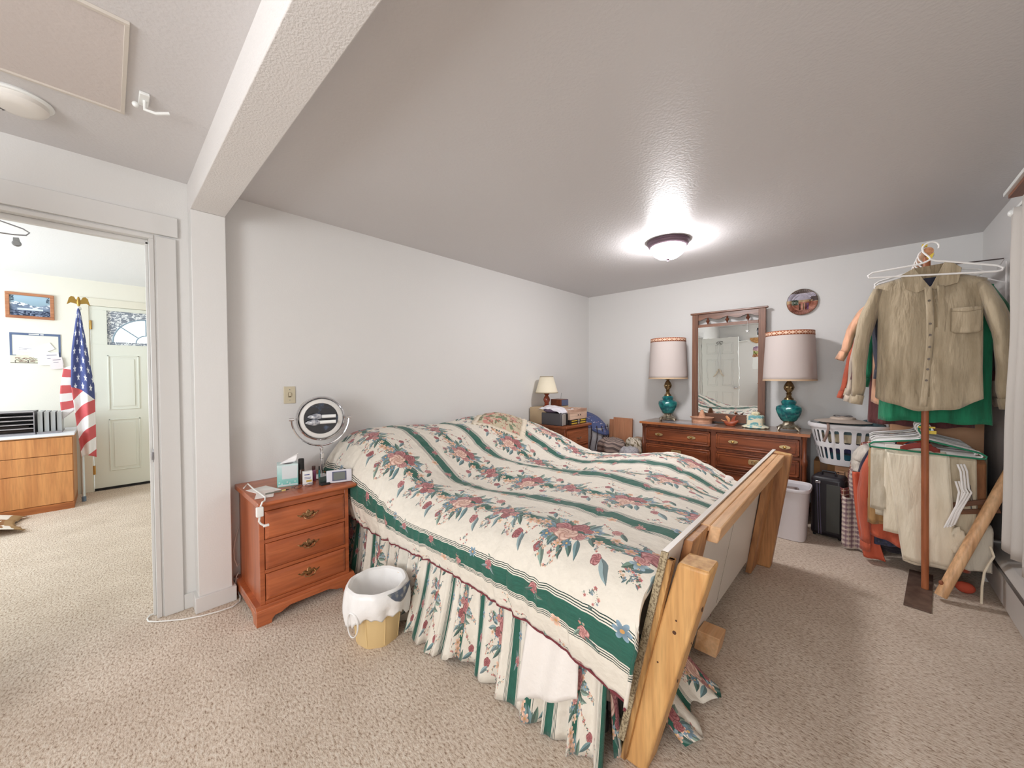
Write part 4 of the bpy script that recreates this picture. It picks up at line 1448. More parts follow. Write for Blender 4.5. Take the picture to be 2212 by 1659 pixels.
for i in range(3):
    x = 1.468 + (2.04 - 1.468) * (1 + 2 * i) / 6
    part('spindle', B().lathe([(.004, 1.884), (.006, 1.889), (.011, 1.902), (.020, 1.918), (.017, 1.926), (.007, 1.933), (.010, 1.938), (.004, 1.957)], (x, 4.52, 0), 18), wood('spindle_wood', (120, 66, 44), (92, 46, 28), 2, .25, 1, coat=.5), mr)
part('backing', B().box(1.45, 2.06, 4.534, 4.540, .86, 1.87), mat('hardboard', (120, 92, 70), .8), mr)
mg = mat('mirror_silver', (238, 242, 242), .0, 1.0, bump=(2.2, .035, .02))
gl_ = B().quad([(1.466, 4.520, .900), (2.042, 4.520, .900), (2.042, 4.507, 1.852), (1.466, 4.507, 1.852)])
part('mirror_glass', gl_, mg, mr, smooth=False)
st = thing('star_ornament', 'tiny white star ornament hanging on a thread before the mirror', 'ornament', (1.93, 4.50, 1.79))
part('thread', B().tube([(1.945, 4.498, 1.90), (1.945, 4.498, 1.79)], .001, 4), white_m, st)
part('star', B().prism([(1.945 + (.018 if i % 2 == 0 else .007) * sin(i * pi / 5), 1.775 + (.018 if i % 2 == 0 else .007) * cos(i * pi / 5)) for i in range(10)], 1, 4.495, 4.499), white_m, st)

# ---------------------------------------------------------------- table lamps
tr_ = np.ones((48, 768, 3)) * rgb(164, 96, 66)
X_, Y_ = np.meshgrid(np.arange(768), np.arange(48))
lat = np.abs(((X_ / 16.0) % 2) - 1) * 30
m1 = np.abs(Y_ - 9 - lat) < 4.5
m2 = np.abs(Y_ - 39 + lat) < 4.5
tr_[m1 | m2] = rgb(238, 206, 182)
dots = ((X_ % 32 - 16) ** 2 + (Y_ - 24) ** 2) < 30
tr_[dots] = rgb(244, 214, 190)
trim_print = painted('shade_trim', tr_, .7)
shade_m = mat('lamp_shade_cloth', (220, 210, 206), .85, bump=(160, .25, .001))
sn = shade_m.node_tree
tr2 = sn.nodes.new('ShaderNodeBsdfTranslucent')
tr2.inputs[0].default_value = lin((232, 212, 196))
ms2 = sn.nodes.new('ShaderNodeMixShader')
ms2.inputs[0].default_value = .2
sn.links.new(sn.nodes['Principled BSDF'].outputs[0], ms2.inputs[1])
sn.links.new(tr2.outputs[0], ms2.inputs[2])
sn.links.new(ms2.outputs[0], sn.nodes['Material Output'].inputs['Surface'])
teal_m = mat('teal_glass', (16, 88, 98), .12, var=(26, (40, 138, 134), .36, .6), coat=.6, bump=(30, .5, .006))
gold_m = mat('old_gold', (176, 150, 108), .3, .95, var=(50, (110, 92, 66), .35, .65), bump=(60, .4, .002))
silver_m = mat('old_silver', (196, 184, 164), .3, .9, bump=(60, .8, .006), var=(40, (130, 118, 100), .35, .6))


def big_lamp(x, y, label, dzs=0.0, dent=0.0, rz=0.0):
    L = thing('table_lamp', label, 'lamp', (x, y, .8), rz, 'teal glass lamps on the dresser')
    # pierced metal base: ring with lobed feet
    part('base', B().lathe([(.085, .018), (.088, .028), (.070, .042), (.045, .060), (.040, .078), (.052, .088)], (0, 0, 0), 32, flute=lambda a, z: .07 * cos(a * 8) if z < .05 else .03 * cos(a * 8)), silver_m, L, local=True)
    for i in range(4):
        a = pi / 4 + i * pi / 2
        part('foot', B().tube([(.045 * cos(a), .045 * sin(a), .04), (.085 * cos(a), .085 * sin(a), .034), (.103 * cos(a), .103 * sin(a), .018), (.113 * cos(a), .113 * sin(a), .0045), (.100 * cos(a), .100 * sin(a), .006)], [.012, .014, .011, .008, .006], 8), silver_m, L, local=True)
    part('glass_body', B().lathe([(.052, .088), (.062, .10), (.078, .13), (.092, .165), (.099, .195), (.096, .22), (.078, .235), (.052, .243), (.058, .255), (.060, .27), (.050, .283), (.036, .290)], (0, 0, 0), 40,
                                 flute=lambda a, z: .055 * abs(sin(a * 4 + z * 16)) * (1 if z < .235 else .5)), teal_m, L, local=True)
    part('neck', B().lathe([(.040, .288), (.038, .298), (.024, .312), (.018, .335), (.026, .343), (.016, .352), (.022, .362), (.036, .385), (.040, .405), (.033, .430), (.020, .455), (.012, .468), (.028, .474), (.034, .480), (.012, .486), (.010, .56), (0.01, .90)], (0, 0, 0), 28,
                           flute=lambda a, z: .05 * cos(a * 12) if .37 < z < .45 else 0), gold_m, L, local=True)
    z0, z1 = .485 + dzs, .938 + dzs
    fn = lambda u, v: ((.207 - .022 * v - dent * math.exp(-((u - .93) / .03) ** 2 - ((v - .2) / .2) ** 2)) * cos(u * 2 * pi), (.207 - .022 * v - dent * math.exp(-((u - .93) / .03) ** 2 - ((v - .2) / .2) ** 2)) * sin(u * 2 * pi), z0 + (z1 - z0) * v)
    sh = part('lamp_shade', B().grid(fn, 72, 12, closeu=True), shade_m, L, local=True, solid=.002)
    part('trim_band', B().grid(lambda u, v: (.1885 * cos(u * 2 * pi) * (1 - .008 * v), .1885 * sin(u * 2 * pi) * (1 - .008 * v), z1 - .040 + .042 * v), 72, 1, lambda u, v: (u, v)), trim_print, sh, local=True, solid=.001)
    part('hem_band', B().lathe([(.2085, z0 - .003), (.2085, z0 + .010), (.206, z0 + .010), (.206, z0 - .003)], (0, 0, 0), 60, cap=False), mat('shade_hem', (214, 186, 152), .7), sh, local=True)
    part('spider', B().box(-.185, .185, -.003, .003, z1 - .03, z1 - .026).box(-.003, .003, -.185, .185, z1 - .03, z1 - .026), gold_m, sh, local=True)
    return L


big_lamp(1.185, 4.375, 'teal glass table lamp with tall pale shade, between wall corner and mirror', 0.0, 0, .3)
big_lamp(2.315, 4.355, 'teal glass table lamp with dented pale shade, between mirror and laundry basket', -.015, .012, .1)

# small things on the dresser
o = thing('sombrero_box', 'round tan clay box with a sombrero-shaped lid on the dresser', 'box', (1.555, 4.36, .8))
clay = mat('clay', (214, 164, 134), .7, var=(30, (196, 142, 110), .35, .6))
part('bowl', B().lathe([(.092, 0), (.098, .004), (.100, .026), (.1015, .03), (.100, .034), (.102, .056), (.098, .058)], (0, 0, 0), 36), clay, o, local=True)
part('lid', B().lathe([(.100, .058), (.116, .066), (.118, .070), (.105, .068), (.045, .066), (.034, .078), (.024, .110), (.014, .142), (.006, .148), (0, .149)], (0, 0, 0), 36, cap=False), clay, o, local=True)
o = thing('wood_animal_carving', 'reddish carved wooden animal figure on the dresser', 'carving', (1.83, 4.36, .8))
red1, red2 = mat('redwood', (160, 78, 50), .35), mat('pale_wood_inlay', (226, 160, 110), .35)
part('body', B().tube([(-.06, 0, .045), (-.035, 0, .025), (.0, -.01, .022), (.04, 0, .035), (.07, 0, .055)], [.012, .024, .028, .022, .008], 12), red1, o, local=True)
part('wing', B().tube([(-.01, -.02, .035), (-.012, -.03, .07), (-.035, -.03, .10)], [.010, .018, .012], 10, flat=.5), red2, o, local=True)
part('fin', B().prism([(.0, .04), (.045, .045), (.040, .075), (.055, .112), (.020, .09)], 1, -.005, .006), red1, o, .003, local=True)
part('tail', B().tube([(-.05, -.01, .045), (-.085, -.015, .058)], [.012, .006], 8, flat=.5), red2, o, local=True)
part('base', B().lathe([(.035, 0), (.045, .006), (.028, .016)], (0, 0, 0), 16), red1, o, local=True)
o = thing('crocheted_cover', 'cream and teal crocheted box cover with ruffled skirt and flower knob', 'cover', (2.05, 4.35, .8))
ya = np.zeros((64, 128, 3))
nn = fbm(64, 128, 8, 3, 12)
ya[:] = rgb(236, 228, 202)
ya[nn > .54] = rgb(160, 200, 200)
ya[nn > .60] = rgb(120, 176, 180)
yarn = painted('yarn_print', ya, .9, bump=(150, 1, .004))


def croc(u, v):
    a = u * 2 * pi
    sq = lambda t: math.copysign(abs(t) ** .55, t)
    if v < .75:
        t = v / .75
        hw = .072 + (.004 if t < .1 else 0) - .016 * max(0, t - .85) / .15
        return (hw * sq(cos(a)), hw * .9 * sq(sin(a)), .125 * min(1, (t / .92)) if t < .92 else .125 + .004 * (t - .92))
    t = (v - .75) / .25
    return (.056 * (1 - t) * sq(cos(a)), .05 * (1 - t) * sq(sin(a)), .126)


part('cover', B().grid(croc, 48, 24, closeu=True, uvfn=lambda u, v: (u * 2, v)), yarn, o, local=True)
part('ruffle', B().grid(lambda u, v: ((.072 + .045 * v) * cos(u * 2 * pi), (.066 + .040 * v) * sin(u * 2 * pi), .030 * (1 - v) + .004 + .006 * abs(sin(u * 40)) * v), 120, 5, closeu=True, uvfn=lambda u, v: (u * 3, v * .5)), yarn, o, local=True, solid=.003)
part('flower', B().lathe([(.012, .124), (.032, .130), (.036, .145), (.022, .158), (.010, .150), (.0, .156)], (0, 0, 0), 40, cap=False, flute=lambda a, z: .15 * sin(a * 7 + z * 90)), mat('cream_yarn', (240, 230, 196), .9, bump=(150, 1, .004)), o, local=True)
o = thing('plastic_sheet', 'clear plastic wrapping lying flat on the left half of the dresser top', 'sheet', (1.45, 4.25, .8))
part('film', B().grid(lambda u, v: (1.20 + .52 * u, 4.16 + .20 * v, .8025 + .006 * abs(nz(u * 7, v * 5)) + .004 * v), 30, 12), mat('film_plastic', (216, 218, 228), .12, alpha=.45, spec=.8), o)

# decorative plate on the wall
o = thing('wall_plate', 'oval decorative plate with a painted farm scene on the back wall', 'plate', (2.383, WY, 2.03))
pl = painted('farm_print', sky_art(160, 200, 51, 'farm'), .18)
b = B()
NRr = 48
for i in range(NRr):
    a0, a1 = 2 * pi * i / NRr, 2 * pi * (i + 1) / NRr
    for (r0, r1, d0, d1) in ((0, .55, .008, .009), (.55, .72, .009, .014), (.72, 1.0, .014, .024)):
        P_, U_ = [], []
        for (r_, a_, d_) in ((r0, a0, d0), (r1, a0, d1), (r1, a1, d1), (r0, a1, d0)):
            P_.append((2.383 + .119 * r_ * cos(a_), WY - d_, 2.027 + .122 * r_ * sin(a_)))
            U_.append((.5 + .49 * r_ * cos(a_), .5 + .49 * r_ * sin(a_)))
        b.quad(P_, U_)
part('face', b, pl, o, solid=.003)
part('gold_rim', B().tube([(2.383 + .120 * cos(a), WY - .024, 2.027 + .123 * sin(a)) for a in [2 * pi * i / 48 for i in range(48)]], .0022, 6, closed=True), gold_m, o)
part('hanger', B().box(2.36, 2.40, WY - .008, WY, 2.0, 2.05), steel_m, o)

# ceiling lamp of the bedroom
o = thing('ceiling_lamp', 'lit frosted dome ceiling lamp with bronze-grey rim', 'ceiling light', (1.645, 3.13, H))
pew = mat('pewter_rim', (120, 100, 112), .35, .6)
part('rim', B().lathe([(.160, H), (.163, H - .008), (.155, H - .016), (.158, H - .022), (.150, H - .040), (.135, H - .050), (.125, H - .048)], (1.645, 3.13, 0), 48, cap=False), pew, o)
part('dome', B().lathe([(.134, H - .046), (.128, H - .075), (.108, H - .108), (.075, H - .132), (.035, H - .143), (0, H - .145)], (1.645, 3.13, 0), 48, cap=False), mat('lit_frosted_glass', (255, 253, 250), .3, emit=((252, 250, 252), 118)), o)
part('finial', B().lathe([(.016, H - .143), (.018, H - .148), (.006, H - .153), (.004, H - .158), (.007, H - .164), (0, H - .168)], (1.645, 3.13, 0), 16, cap=False), pew, o)

# ---------------------------------------------------------------- far nightstand and what is on it
n2 = thing('nightstand', 'brown wooden nightstand in the far corner behind the bed', 'nightstand', (.28, 3.54, 0))
oak2 = wood('oak_brown_y', (170, 100, 64), (140, 78, 46), 1, .35, .9, coat=.25)
part('body', B().box(.02, .505, 3.30, 3.772, .06, .752), oak2, n2, .003)
part('top', B().box(.01, .540, 3.282, 3.790, .752, .780), oak2, n2, .005)
for z0, z1 in ((.55, .735), (.33, .53), (.1, .31)):
    d = part('drawer', B().box(.505, .518, 3.325, 3.748, z0, z1).box(.518, .524, 3.35, 3.723, z0 + .025, z1 - .025), oak2, n2, .002)
    part('handle', B().tube([(.524, 3.50, (z0 + z1) / 2), (.540, 3.505, (z0 + z1) / 2 - .01), (.540, 3.57, (z0 + z1) / 2 - .01), (.524, 3.575, (z0 + z1) / 2)], .004, 8), silver_m, d)
part('base', B().box(.02, .515, 3.295, 3.777, 0, .06), oak2, n2, .003)

o = thing('carton_box', 'tan cardboard carton at the wall on the far nightstand', 'carton', (.15, 3.54, .78))
part('carton', B().box(.02, .25, 3.30, 3.74, .781, .965), mat('carton_tan', (196, 172, 140), .85), o, .003)
sl = thing('table_lamp', 'small lamp with red-brown turned wood base and cream cone shade in the corner', 'lamp', (.14, 3.46, .965))
redw = wood('red_turned', (150, 66, 40), (116, 44, 26), 2, .25, 1, coat=.5)
part('base', B().lathe([(.045, 0), (.045, .008), (.030, .014), (.024, .024), (.030, .034), (.024, .042), (.034, .062), (.040, .082), (.034, .104), (.022, .122), (.018, .132), (.034, .146), (.030, .160), (.010, .165), (.008, .22)], (0, 0, 0), 24), redw, sl, local=True)
s2 = part('lamp_shade', B().lathe([(.131, .160), (.125, .175), (.075, .350)], (0, 0, 0), 40, cap=False), mat('small_shade', (238, 228, 204), .85), sl, local=True, solid=.002)
part('trim_band', B().lathe([(.1325, .158), (.1315, .166), (.130, .166)], (0, 0, 0), 40, cap=False).lathe([(.077, .343), (.076, .352)], (0, 0, 0), 40, cap=False), mat('shade_trim_grey', (170, 156, 128), .7), s2, local=True, solid=.002)
o = thing('clock_radio', 'small wood-cased clock radio with thin antenna behind the crate', 'radio', (.19, 3.66, .965))
part('case', B().box(.10, .25, 3.59, 3.735, .966, 1.045), wood('radio_wood', (130, 70, 44), (96, 50, 32), 1, .4), o, .004)
part('face', B().box(.25, .256, 3.60, 3.73, .972, 1.040), mat('radio_face', (84, 92, 120), .3), o, .002)
part('antenna', B().tube([(.17, 3.70, 1.045), (.165, 3.715, 1.115)], .002, 6), steel_m, o)
o = thing('wooden_crate', 'pale pink-washed wooden box with two dark holes on the far nightstand', 'crate', (.39, 3.58, .84))
crt = wood('washed_wood', (222, 192, 170), (190, 150, 128), 1, .7, .8)
part('front', B().box(.478, .495, 3.415, 3.755, .838, .950), crt, o, .001)
part('side', B().box(.28, .478, 3.415, 3.430, .838, .950), crt, o, .001)
part('side', B().box(.28, .478, 3.740, 3.755, .838, .950), crt, o, .001)
part('back', B().box(.265, .28, 3.415, 3.755, .838, .950), crt, o, .001)
part('bottom', B().box(.28, .478, 3.43, 3.74, .838, .845), crt, o)
for yy in (3.575, 3.620):
    part('hole', B().lathe([(0, .4945), (.009, .4955), (0, .4956)], (0, yy, .883), 12, axis='x', cap=False), black_m, o)
part('contents', B().grid(lambda u, v: (.285 + .19 * u, 3.435 + .30 * v, .925 + .03 * nz(u * 4, v * 5)), 10, 14), mat('clear_plastic_bag', (232, 232, 238), .3), o)
for i, (z, lab) in enumerate(((.782, 'black game box with yellow lettering, lower of two under the crate'), (.809, 'black game box with yellow lettering, directly under the crate'))):
    o = thing('game_box', lab, 'box', (.39, 3.58, z))
    part('box', B().box(.285, .492, 3.42, 3.75, z, z + .0265), mat('game_black', (44, 36, 34), .5), o, .002)
    part('lettering', B().box(.492, .4932, 3.45, 3.56, z + .007, z + .019).box(.492, .4932, 3.62 + .01 * i, 3.73, z + .006, z + .021), mat('yellow_print', (214, 184, 66), .5), o)
    part('grey_tab', B().box(.492, .4934, 3.575, 3.605, z + .003, z + .024), mat('grey_tab', (170, 160, 150), .5), o)
o = thing('small_television', 'dark box-shaped player with grey rounded front beside the crate', 'player', (.38, 3.33, .78))
part('case', B().box(.20, .47, 3.285, 3.408, .781, .915), mat('charcoal_plastic', (84, 80, 84), .5), o, .008)
part('front', B().box(.47, .490, 3.290, 3.350, .785, .910), mat('dusty_grey', (150, 142, 136), .5), o, .012)
part('recess', B().box(.468, .473, 3.352, 3.404, .79, .905), black_m, o)
o = thing('plastic_bag', 'white plastic bag of wrapped things slumped over the player', 'bag', (.33, 3.36, .92))
part('bag', B().grid(lambda u, v: (.16 + .30 * u, 3.27 + .22 * v, .918 + .085 * (sin(pi * min(1, u * .9 + .1)) ** .6) * (sin(pi * (v * .8 + .1)) ** .5) * (1 - .35 * u) + .012 * nz(u * 6, v * 6)), 24, 20), mat('thin_plastic', (226, 224, 232), .25, bump=(20, .8, .01)), o, solid=.002)
part('purple_contents', B().ball((.30, 3.33, .940), (.10, .06, .026), 14, 8), mat('plum_cloth', (110, 92, 116), .8), o)

# corner between nightstand and dresser
o = thing('star_print_bag', 'dark blue bag printed with stars, dark cords hanging from it, in the corner', 'bag', (.38, 4.12, 0))
sb = np.ones((128, 128, 3)) * rgb(78, 88, 128)
r_ = random.Random(4)
for i in range(26):
    cx, cy_ = r_.randint(4, 124), r_.randint(4, 124)
    c_ = rgb(*r_.choice([(220, 214, 220), (196, 150, 150), (200, 190, 150)]))
    for dx_ in range(-3, 4):
        for dy_ in range(-3, 4):
            if abs(dx_) + abs(dy_) < 4 and 0 <= cx + dx_ < 128 and 0 <= cy_ + dy_ < 128:
                sb[cy_ + dy_, cx + dx_] = c_
sbm = painted('star_cloth', sb, .8)
part('bag_top', B().grid(lambda u, v: (.37 + .20 * cos(u * 2 * pi) * sin(v * pi / 2 * .98 + .02), 4.10 + .16 * sin(u * 2 * pi) * sin(v * pi / 2 * .98 + .02), .70 + .13 * cos(v * pi / 2) - .10 * cos(u * 2 * pi) * sin(v * pi / 2)), 36, 14, lambda u, v: (u * 3, v * 1.5), closeu=True), sbm, o, solid=.01)
part('bag_body', B().lathe([(.13, .0), (.15, .1), (.14, .4), (.16, .60), (.17, .69)], (.38, 4.10, 0), 24, flute=lambda a, z: .05 * sin(a * 7 + z * 8)), mat('silver_lining', (176, 174, 178), .4, bump=(12, .8, .02)), o)
for k in range(6):
    a = -1.2 + k * .38
    part('cord', B().tube([(.38 + .165 * cos(a), 4.10 + .165 * sin(a), .72), (.38 + .185 * cos(a + .05), 4.10 + .185 * sin(a + .05), .6), (.38 + .175 * cos(a - .1), 4.10 + .175 * sin(a - .1), .45), (.38 + .18 * cos(a + .1), 4.10 + .18 * sin(a + .1), .36)], .005, 6), mat('dark_cord', (50, 34, 36), .7), o)
oakz = wood('plain_oak_z', (206, 148, 112), (186, 126, 92), 2, .5, .6, dark=.3)
for i, (x0, x1, y, zt, lab) in enumerate(((.375, .66, 4.50, .748, 'light brown wood panel leaning on the back wall, the wider lower one behind'), (.44, .70, 4.475, .778, 'light brown wood panel leaning on the back wall, the taller one in front'))):
    o = thing('plywood_sheet', lab, 'panel', ((x0 + x1) / 2, y, 0))
    MM = Matrix.Translation((0, y, 0)) @ Matrix.Rotation(radians(-3 if i else -2.4), 4, 'X')
    part('board', B().box(x0, x1, -.02, 0, 0, zt, M=MM), oakz, o, .002)
    part('edge_strip', B().box(x1, x1 + .004, -.02, 0, 0, zt - .015, M=MM), mat('dark_edge', (136, 92, 66), .6), o)
o = thing('brown_box', 'low brown cardboard box on the floor against the back wall by the dresser', 'box', (.82, 4.45, 0))
cb = mat('cardboard_brown', (170, 140, 116), .85)  # plain tan-brown cardboard
part('box', B().box(.72, .95, 4.32, 4.58, 0, .545), cb, o, .004)
part('flap', B().box(.72, .95, 4.30, 4.32, .46, .53), cb, o, .002)
for (nm, cx, cy_, rx, ry, h, c1, c2, lab) in (
        ('striped_blanket', .72, 3.93, .16, .19, .60, (150, 132, 124), (96, 84, 82), 'brown and grey striped blanket heaped behind the bed'),
        ('quilted_throw', .86, 4.20, .10, .10, .585, (206, 196, 180), (120, 108, 84), 'cream quilted throw piled next to the striped blanket'),
        ('grey_blanket', .95, 3.90, .10, .16, .53, (172, 170, 174), (150, 148, 152), 'grey blanket heaped against the left end of the dresser')):
    o = thing(nm, lab, 'blanket', (cx, cy_, 0))
    t_ = np.zeros((64, 128, 3))
    if nm == 'striped_blanket':
        for k in range(128):
            t_[:, k] = rgb(*(c1 if (k // 7) % 2 else c2)) if k % 21 else rgb(190, 176, 160)
    else:
        q_ = fbm(64, 128, 16, 3, len(nm))
        t_[:] = rgb(*c1)
        t_[q_ > .58] = rgb(*c2)
    m_ = painted(nm + '_weave', t_, .9, bump=(60, .5, .01))

    def heap(u, v, cx=cx, cy_=cy_, rx=rx, ry=ry, h=h):
        a = u * 2 * pi
        w = 1 + .10 * sin(a * 5 + v * 4) + .06 * nz(cos(a) * 2, sin(a) * 2, v * 3)
        if v < .6:
            t = v / .6
            return (cx + rx * w * (1 - .10 * t) * cos(a), cy_ + ry * w * (1 - .10 * t) * sin(a), h * .90 * t + .002 + .03 * t * nz(cos(a) * 2, sin(a) * 2, 5))
        t = (v - .6) / .4
        px_, py_ = rx * w * .90 * (1 - t) * cos(a), ry * w * .90 * (1 - t) * sin(a)
        return (cx + px_, cy_ + py_, h * (.90 + .10 * min(1, t * 2.5) ** .6) + .03 * (1 - t) * nz(cos(a) * 2, sin(a) * 2, 5) + .035 * t * nz(px_ * 9, py_ * 9, 2) + .010 * sin(px_ * 50 + py_ * 20) * t)
    part('folds', B().grid(heap, 60, 30, closeu=True, uvfn=lambda u, v: (v * 1.6 + .15 * sin(u * 2 * pi), u * 2)), m_, o)
# ---------------------------------------------------------------- far room seen through the doorway
oak = wood('orange_oak', (214, 150, 92), (190, 124, 72), 2, .42, .8, coat=.2, ring=True, dark=.35)
cab = thing('file_cabinet', 'orange-brown wooden drawer cabinet with white top in the far room', 'cabinet', (-3.3, -.8, 0))
part('body', B().box(-3.66, -3.055, -1.35, -.262, .07, .735), oak, cab, .002)
part('plinth', B().box(-3.66, -3.035, -1.35, -.262, 0, .068), wood('plinth_oak', (184, 112, 60), (160, 92, 48), 1, .5), cab, .002)
part('top', B().box(-3.675, -3.02, -1.37, -.248, .742, .768), mat('white_top', (232, 234, 240), .4), cab, .003)
part('top_edge', B().box(-3.66, -3.03, -1.36, -.252, .735, .742), wood('edge_oak', (210, 160, 110), (190, 140, 90), 1, .5), cab)
for z0, z1 in ((.555, .728), (.385, .550), (.072, .380)):
    part('drawer', B().box(-3.055, -3.034, -1.345, -.266, z0, z1), oak, cab, .002)
o = thing('paper_tray', 'grey desktop organiser with four horizontal shelves on the far cabinet', 'organiser', (-3.35, -.7, .768))
gm = mat('grey_organiser', (150, 146, 150), .5, .2)
part('shell', B().box(-3.45, -3.12, -1.0, -.995, .769, .99).box(-3.45, -3.12, -.512, -.506, .769, .99).box(-3.45, -3.444, -1.0, -.506, .769, .99).box(-3.45, -3.10, -1.0, -.50, .769, .785).box(-3.45, -3.12, -1.0, -.506, .985, .99), gm, o, .001)
for z in (.825, .865, .905, .945):
    part('shelf', B().box(-3.44, -3.12, -.995, -.512, z, z + .006), mat('shelf_grey', (178, 172, 172), .5), o)
part('contents', B().box(-3.44, -3.2, -.99, -.52, .79, .815).box(-3.44, -3.22, -.97, -.55, .832, .85), mat('dark_files', (78, 66, 62), .8), o)
o = thing('file_sorter', 'grey upright file sorter standing beside the paper tray', 'organiser', (-3.3, -.42, .768))
part('base', B().box(-3.45, -3.11, -.495, -.335, .769, .785), gm, o, .001)
for k in range(4):
    part('divider', B().box(-3.44, -3.14 - .01 * k, -.488 + .040 * k, -.458 + .040 * k, .785, .985 - .004 * k), mat('sorter_grey', (176, 178, 180), .45), o)

o = thing('framed_landscape', 'wood-framed blue mountain lake picture on the far room wall', 'picture', (FX, -.556, 2.09))
fw = wood('picture_frame_wood', (200, 140, 102), (176, 112, 78), 1, .4)
y0, y1, z0, z1 = -.719, -.396, 1.953, 2.222
for q in ((y0, y1, z0, z0 + .028), (y0, y1, z1 - .028, z1), (y0, y0 + .028, z0 + .028, z1 - .028), (y1 - .028, y1, z0 + .028, z1 - .028)):
    part('frame_bar', B().box(FX + .001, FX + .022, *q), fw, o, .003)
part('print', flat_print(B(), 0, y0 + .02, y1 - .02, z0 + .02, z1 - .02, FX + .010), painted('mountain_print', sky_art(160, 220, 61, 'mountain'), .3), o, smooth=False)
# wall calendar with an old-car picture and notes tucked on it
o = thing('wall_calendar', 'navy-bordered calendar with papers pinned over it on the far room wall', 'calendar', (FX, -.53, 1.64))
part('sheet', B().box(FX + .001, FX + .004, -.700, -.358, 1.478, 1.800), mat('calendar_paper', (236, 234, 222), .7), o)
nv = mat('navy_border', (92, 108, 142), .6)
part('border', B().box(FX + .004, FX + .006, -.700, -.358, 1.776, 1.800).box(FX + .004, FX + .006, -.700, -.684, 1.56, 1.776).box(FX + .004, FX + .006, -.374, -.358, 1.50, 1.776).box(FX + .004, FX + .006, -.684, -.66, 1.56, 1.568), nv, o)
part('header_lettering', B().box(FX + .006, FX + .0065, -.575, -.505, 1.783, 1.793).box(FX + .006, FX + .0065, -.497, -.475, 1.783, 1.793), white_m, o)
ca = np.ones((60, 150, 3)) * rgb(226, 228, 206)
Y_, X_ = np.mgrid[0:60, 0:150]
for (cx, r1) in ((50, 22), (110, 24)):
    d_ = np.hypot((X_ - cx) * .7, Y_ - 46)
    ca[(d_ < r1) & (d_ > r1 - 3)] = rgb(96, 84, 80)
    ca[(d_ < r1 - 6) & (fbm(60, 150, 14, 2, 3) > .48)] = rgb(150, 130, 118)
ca[(Y_ > 14) & (Y_ < 26) & (X_ > 20) & (X_ < 110) & (fbm(60, 150, 10, 3, 7) > .46)] = rgb(158, 130, 116)
ca[56:] = rgb(80, 64, 60)
part('car_print', flat_print(B(), 0, -.698, -.48, 1.480, 1.560, FX + .0055), painted('car_print', ca, .6), o, smooth=False)
pap = mat('note_paper', (244, 242, 244), .7)
for i, (yc, zc, w, h, a) in enumerate(((-.60, 1.625, .12, .05, -.05), (-.47, 1.645, .12, .08, .5), (-.50, 1.575, .13, .10, -.4), (-.47, 1.52, .10, .12, 0.05), (-.42, 1.545, .10, .11, .1), (-.385, 1.50, .08, .09, .15), (-.39, 1.455, .09, .07, .1))):
    MM = Matrix.Translation((FX + .008 + .002 * i, yc, zc)) @ Matrix.Rotation(a, 4, 'X')
    n_ = thing('pinned_note', ['white note strip low on the left of the calendar', 'white folded envelope tilted over the calendar centre', 'white letter slanting down under the tilted envelope',
                               'plain white page hanging below the calendar edge', 'grey-white printed slip at the lower right of the calendar', 'small slip overlapping the right calendar border', 'pinkish slip hanging lowest at the right of the calendar'][i], 'note', (FX, yc, zc), 0)
    part('paper', B().box(0, .0012, -w / 2, w / 2, -h / 2, h / 2, M=MM), mat('note_pink', (240, 228, 230), .7) if i in (5, 6) else pap, n_)
    if i in (0, 4, 5):
        part('print_line', B().box(.0012, .0016, -w * .35, w * .35, h * .2, h * .26, M=MM).box(.0012, .0016, -w * .35, w * .1, -h * .1, -h * .04, M=MM), mat('ink_grey', (120, 112, 134), .7), n_)

# flag on a pole
fl = thing('flag_on_pole', 'american flag furled on a white pole with a gold eagle in the far room', 'flag', (-3.26, -.205, 0))
FXp, FYp = -3.26, -.205
part('pole', B().tube([(FXp, FYp, .0), (FXp - .0, FYp, 2.04)], .011, 12), mat('pole_white', (214, 226, 232), .3), fl)
part('pole_foot', B().lathe([(.012, 0), (.017, .002), (.017, .05), (.012, .055)], (FXp, FYp, 0), 14), mat('foot_blue', (110, 130, 150), .4), fl)
part('ball', B().ball((FXp, FYp, 2.055), .022, 14, 10), white_m, fl)
eg = mat('eagle_gold', (170, 136, 70), .35, .8)
wing = [(0, .0), (.02, .02), (.03, .045), (.05, .05), (.066, .03), (.075, -.01), (.082, -.04), (.055, -.018), (.035, -.022), (.015, -.028)]
for s_ in (-1, 1):
    part('eagle_wing', B().prism([(FYp + s_ * a, 2.13 + c) for a, c in wing], 0, FXp - .006, FXp + .006), eg, fl, .002)
part('eagle_body', B().tube([(FXp, FYp, 2.08), (FXp, FYp, 2.11), (FXp, FYp, 2.15), (FXp + .01, FYp, 2.175)], [.008, .016, .013, .006], 10), eg, fl)
FWp, FHp = 200, 900
fa = np.zeros((FHp, FWp, 3))
Yf, Xf = np.mgrid[0:FHp, 0:FWp]
u_, v_ = Xf / FWp, Yf / FHp
band = ((v_ * 13.0 + (1 - u_) * 0 - u_ * -1.2) + 0) % 1.0
diag = (v_ + u_ * .10) * 11.5
fa[:] = np.where((diag % 2 < 1)[..., None], rgb(206, 96, 100), rgb(240, 238, 240))
cant = (v_ < .52 + .08 * u_)
fa[cant] = rgb(78, 88, 140)


def star(cx, cy_, R):
    X2, Y2 = Xf - cx, (Yf - cy_) * .62
    rad = np.hypot(X2, Y2)
    th = np.arctan2(Y2, X2)
    k = np.abs(((th + pi / 2) / (2 * pi / 5)) % 1 - .5) * 2
    edge = R * (.42 + .58 * k ** 1.6)
    fa[(rad < edge) & cant] = rgb(238, 240, 246)


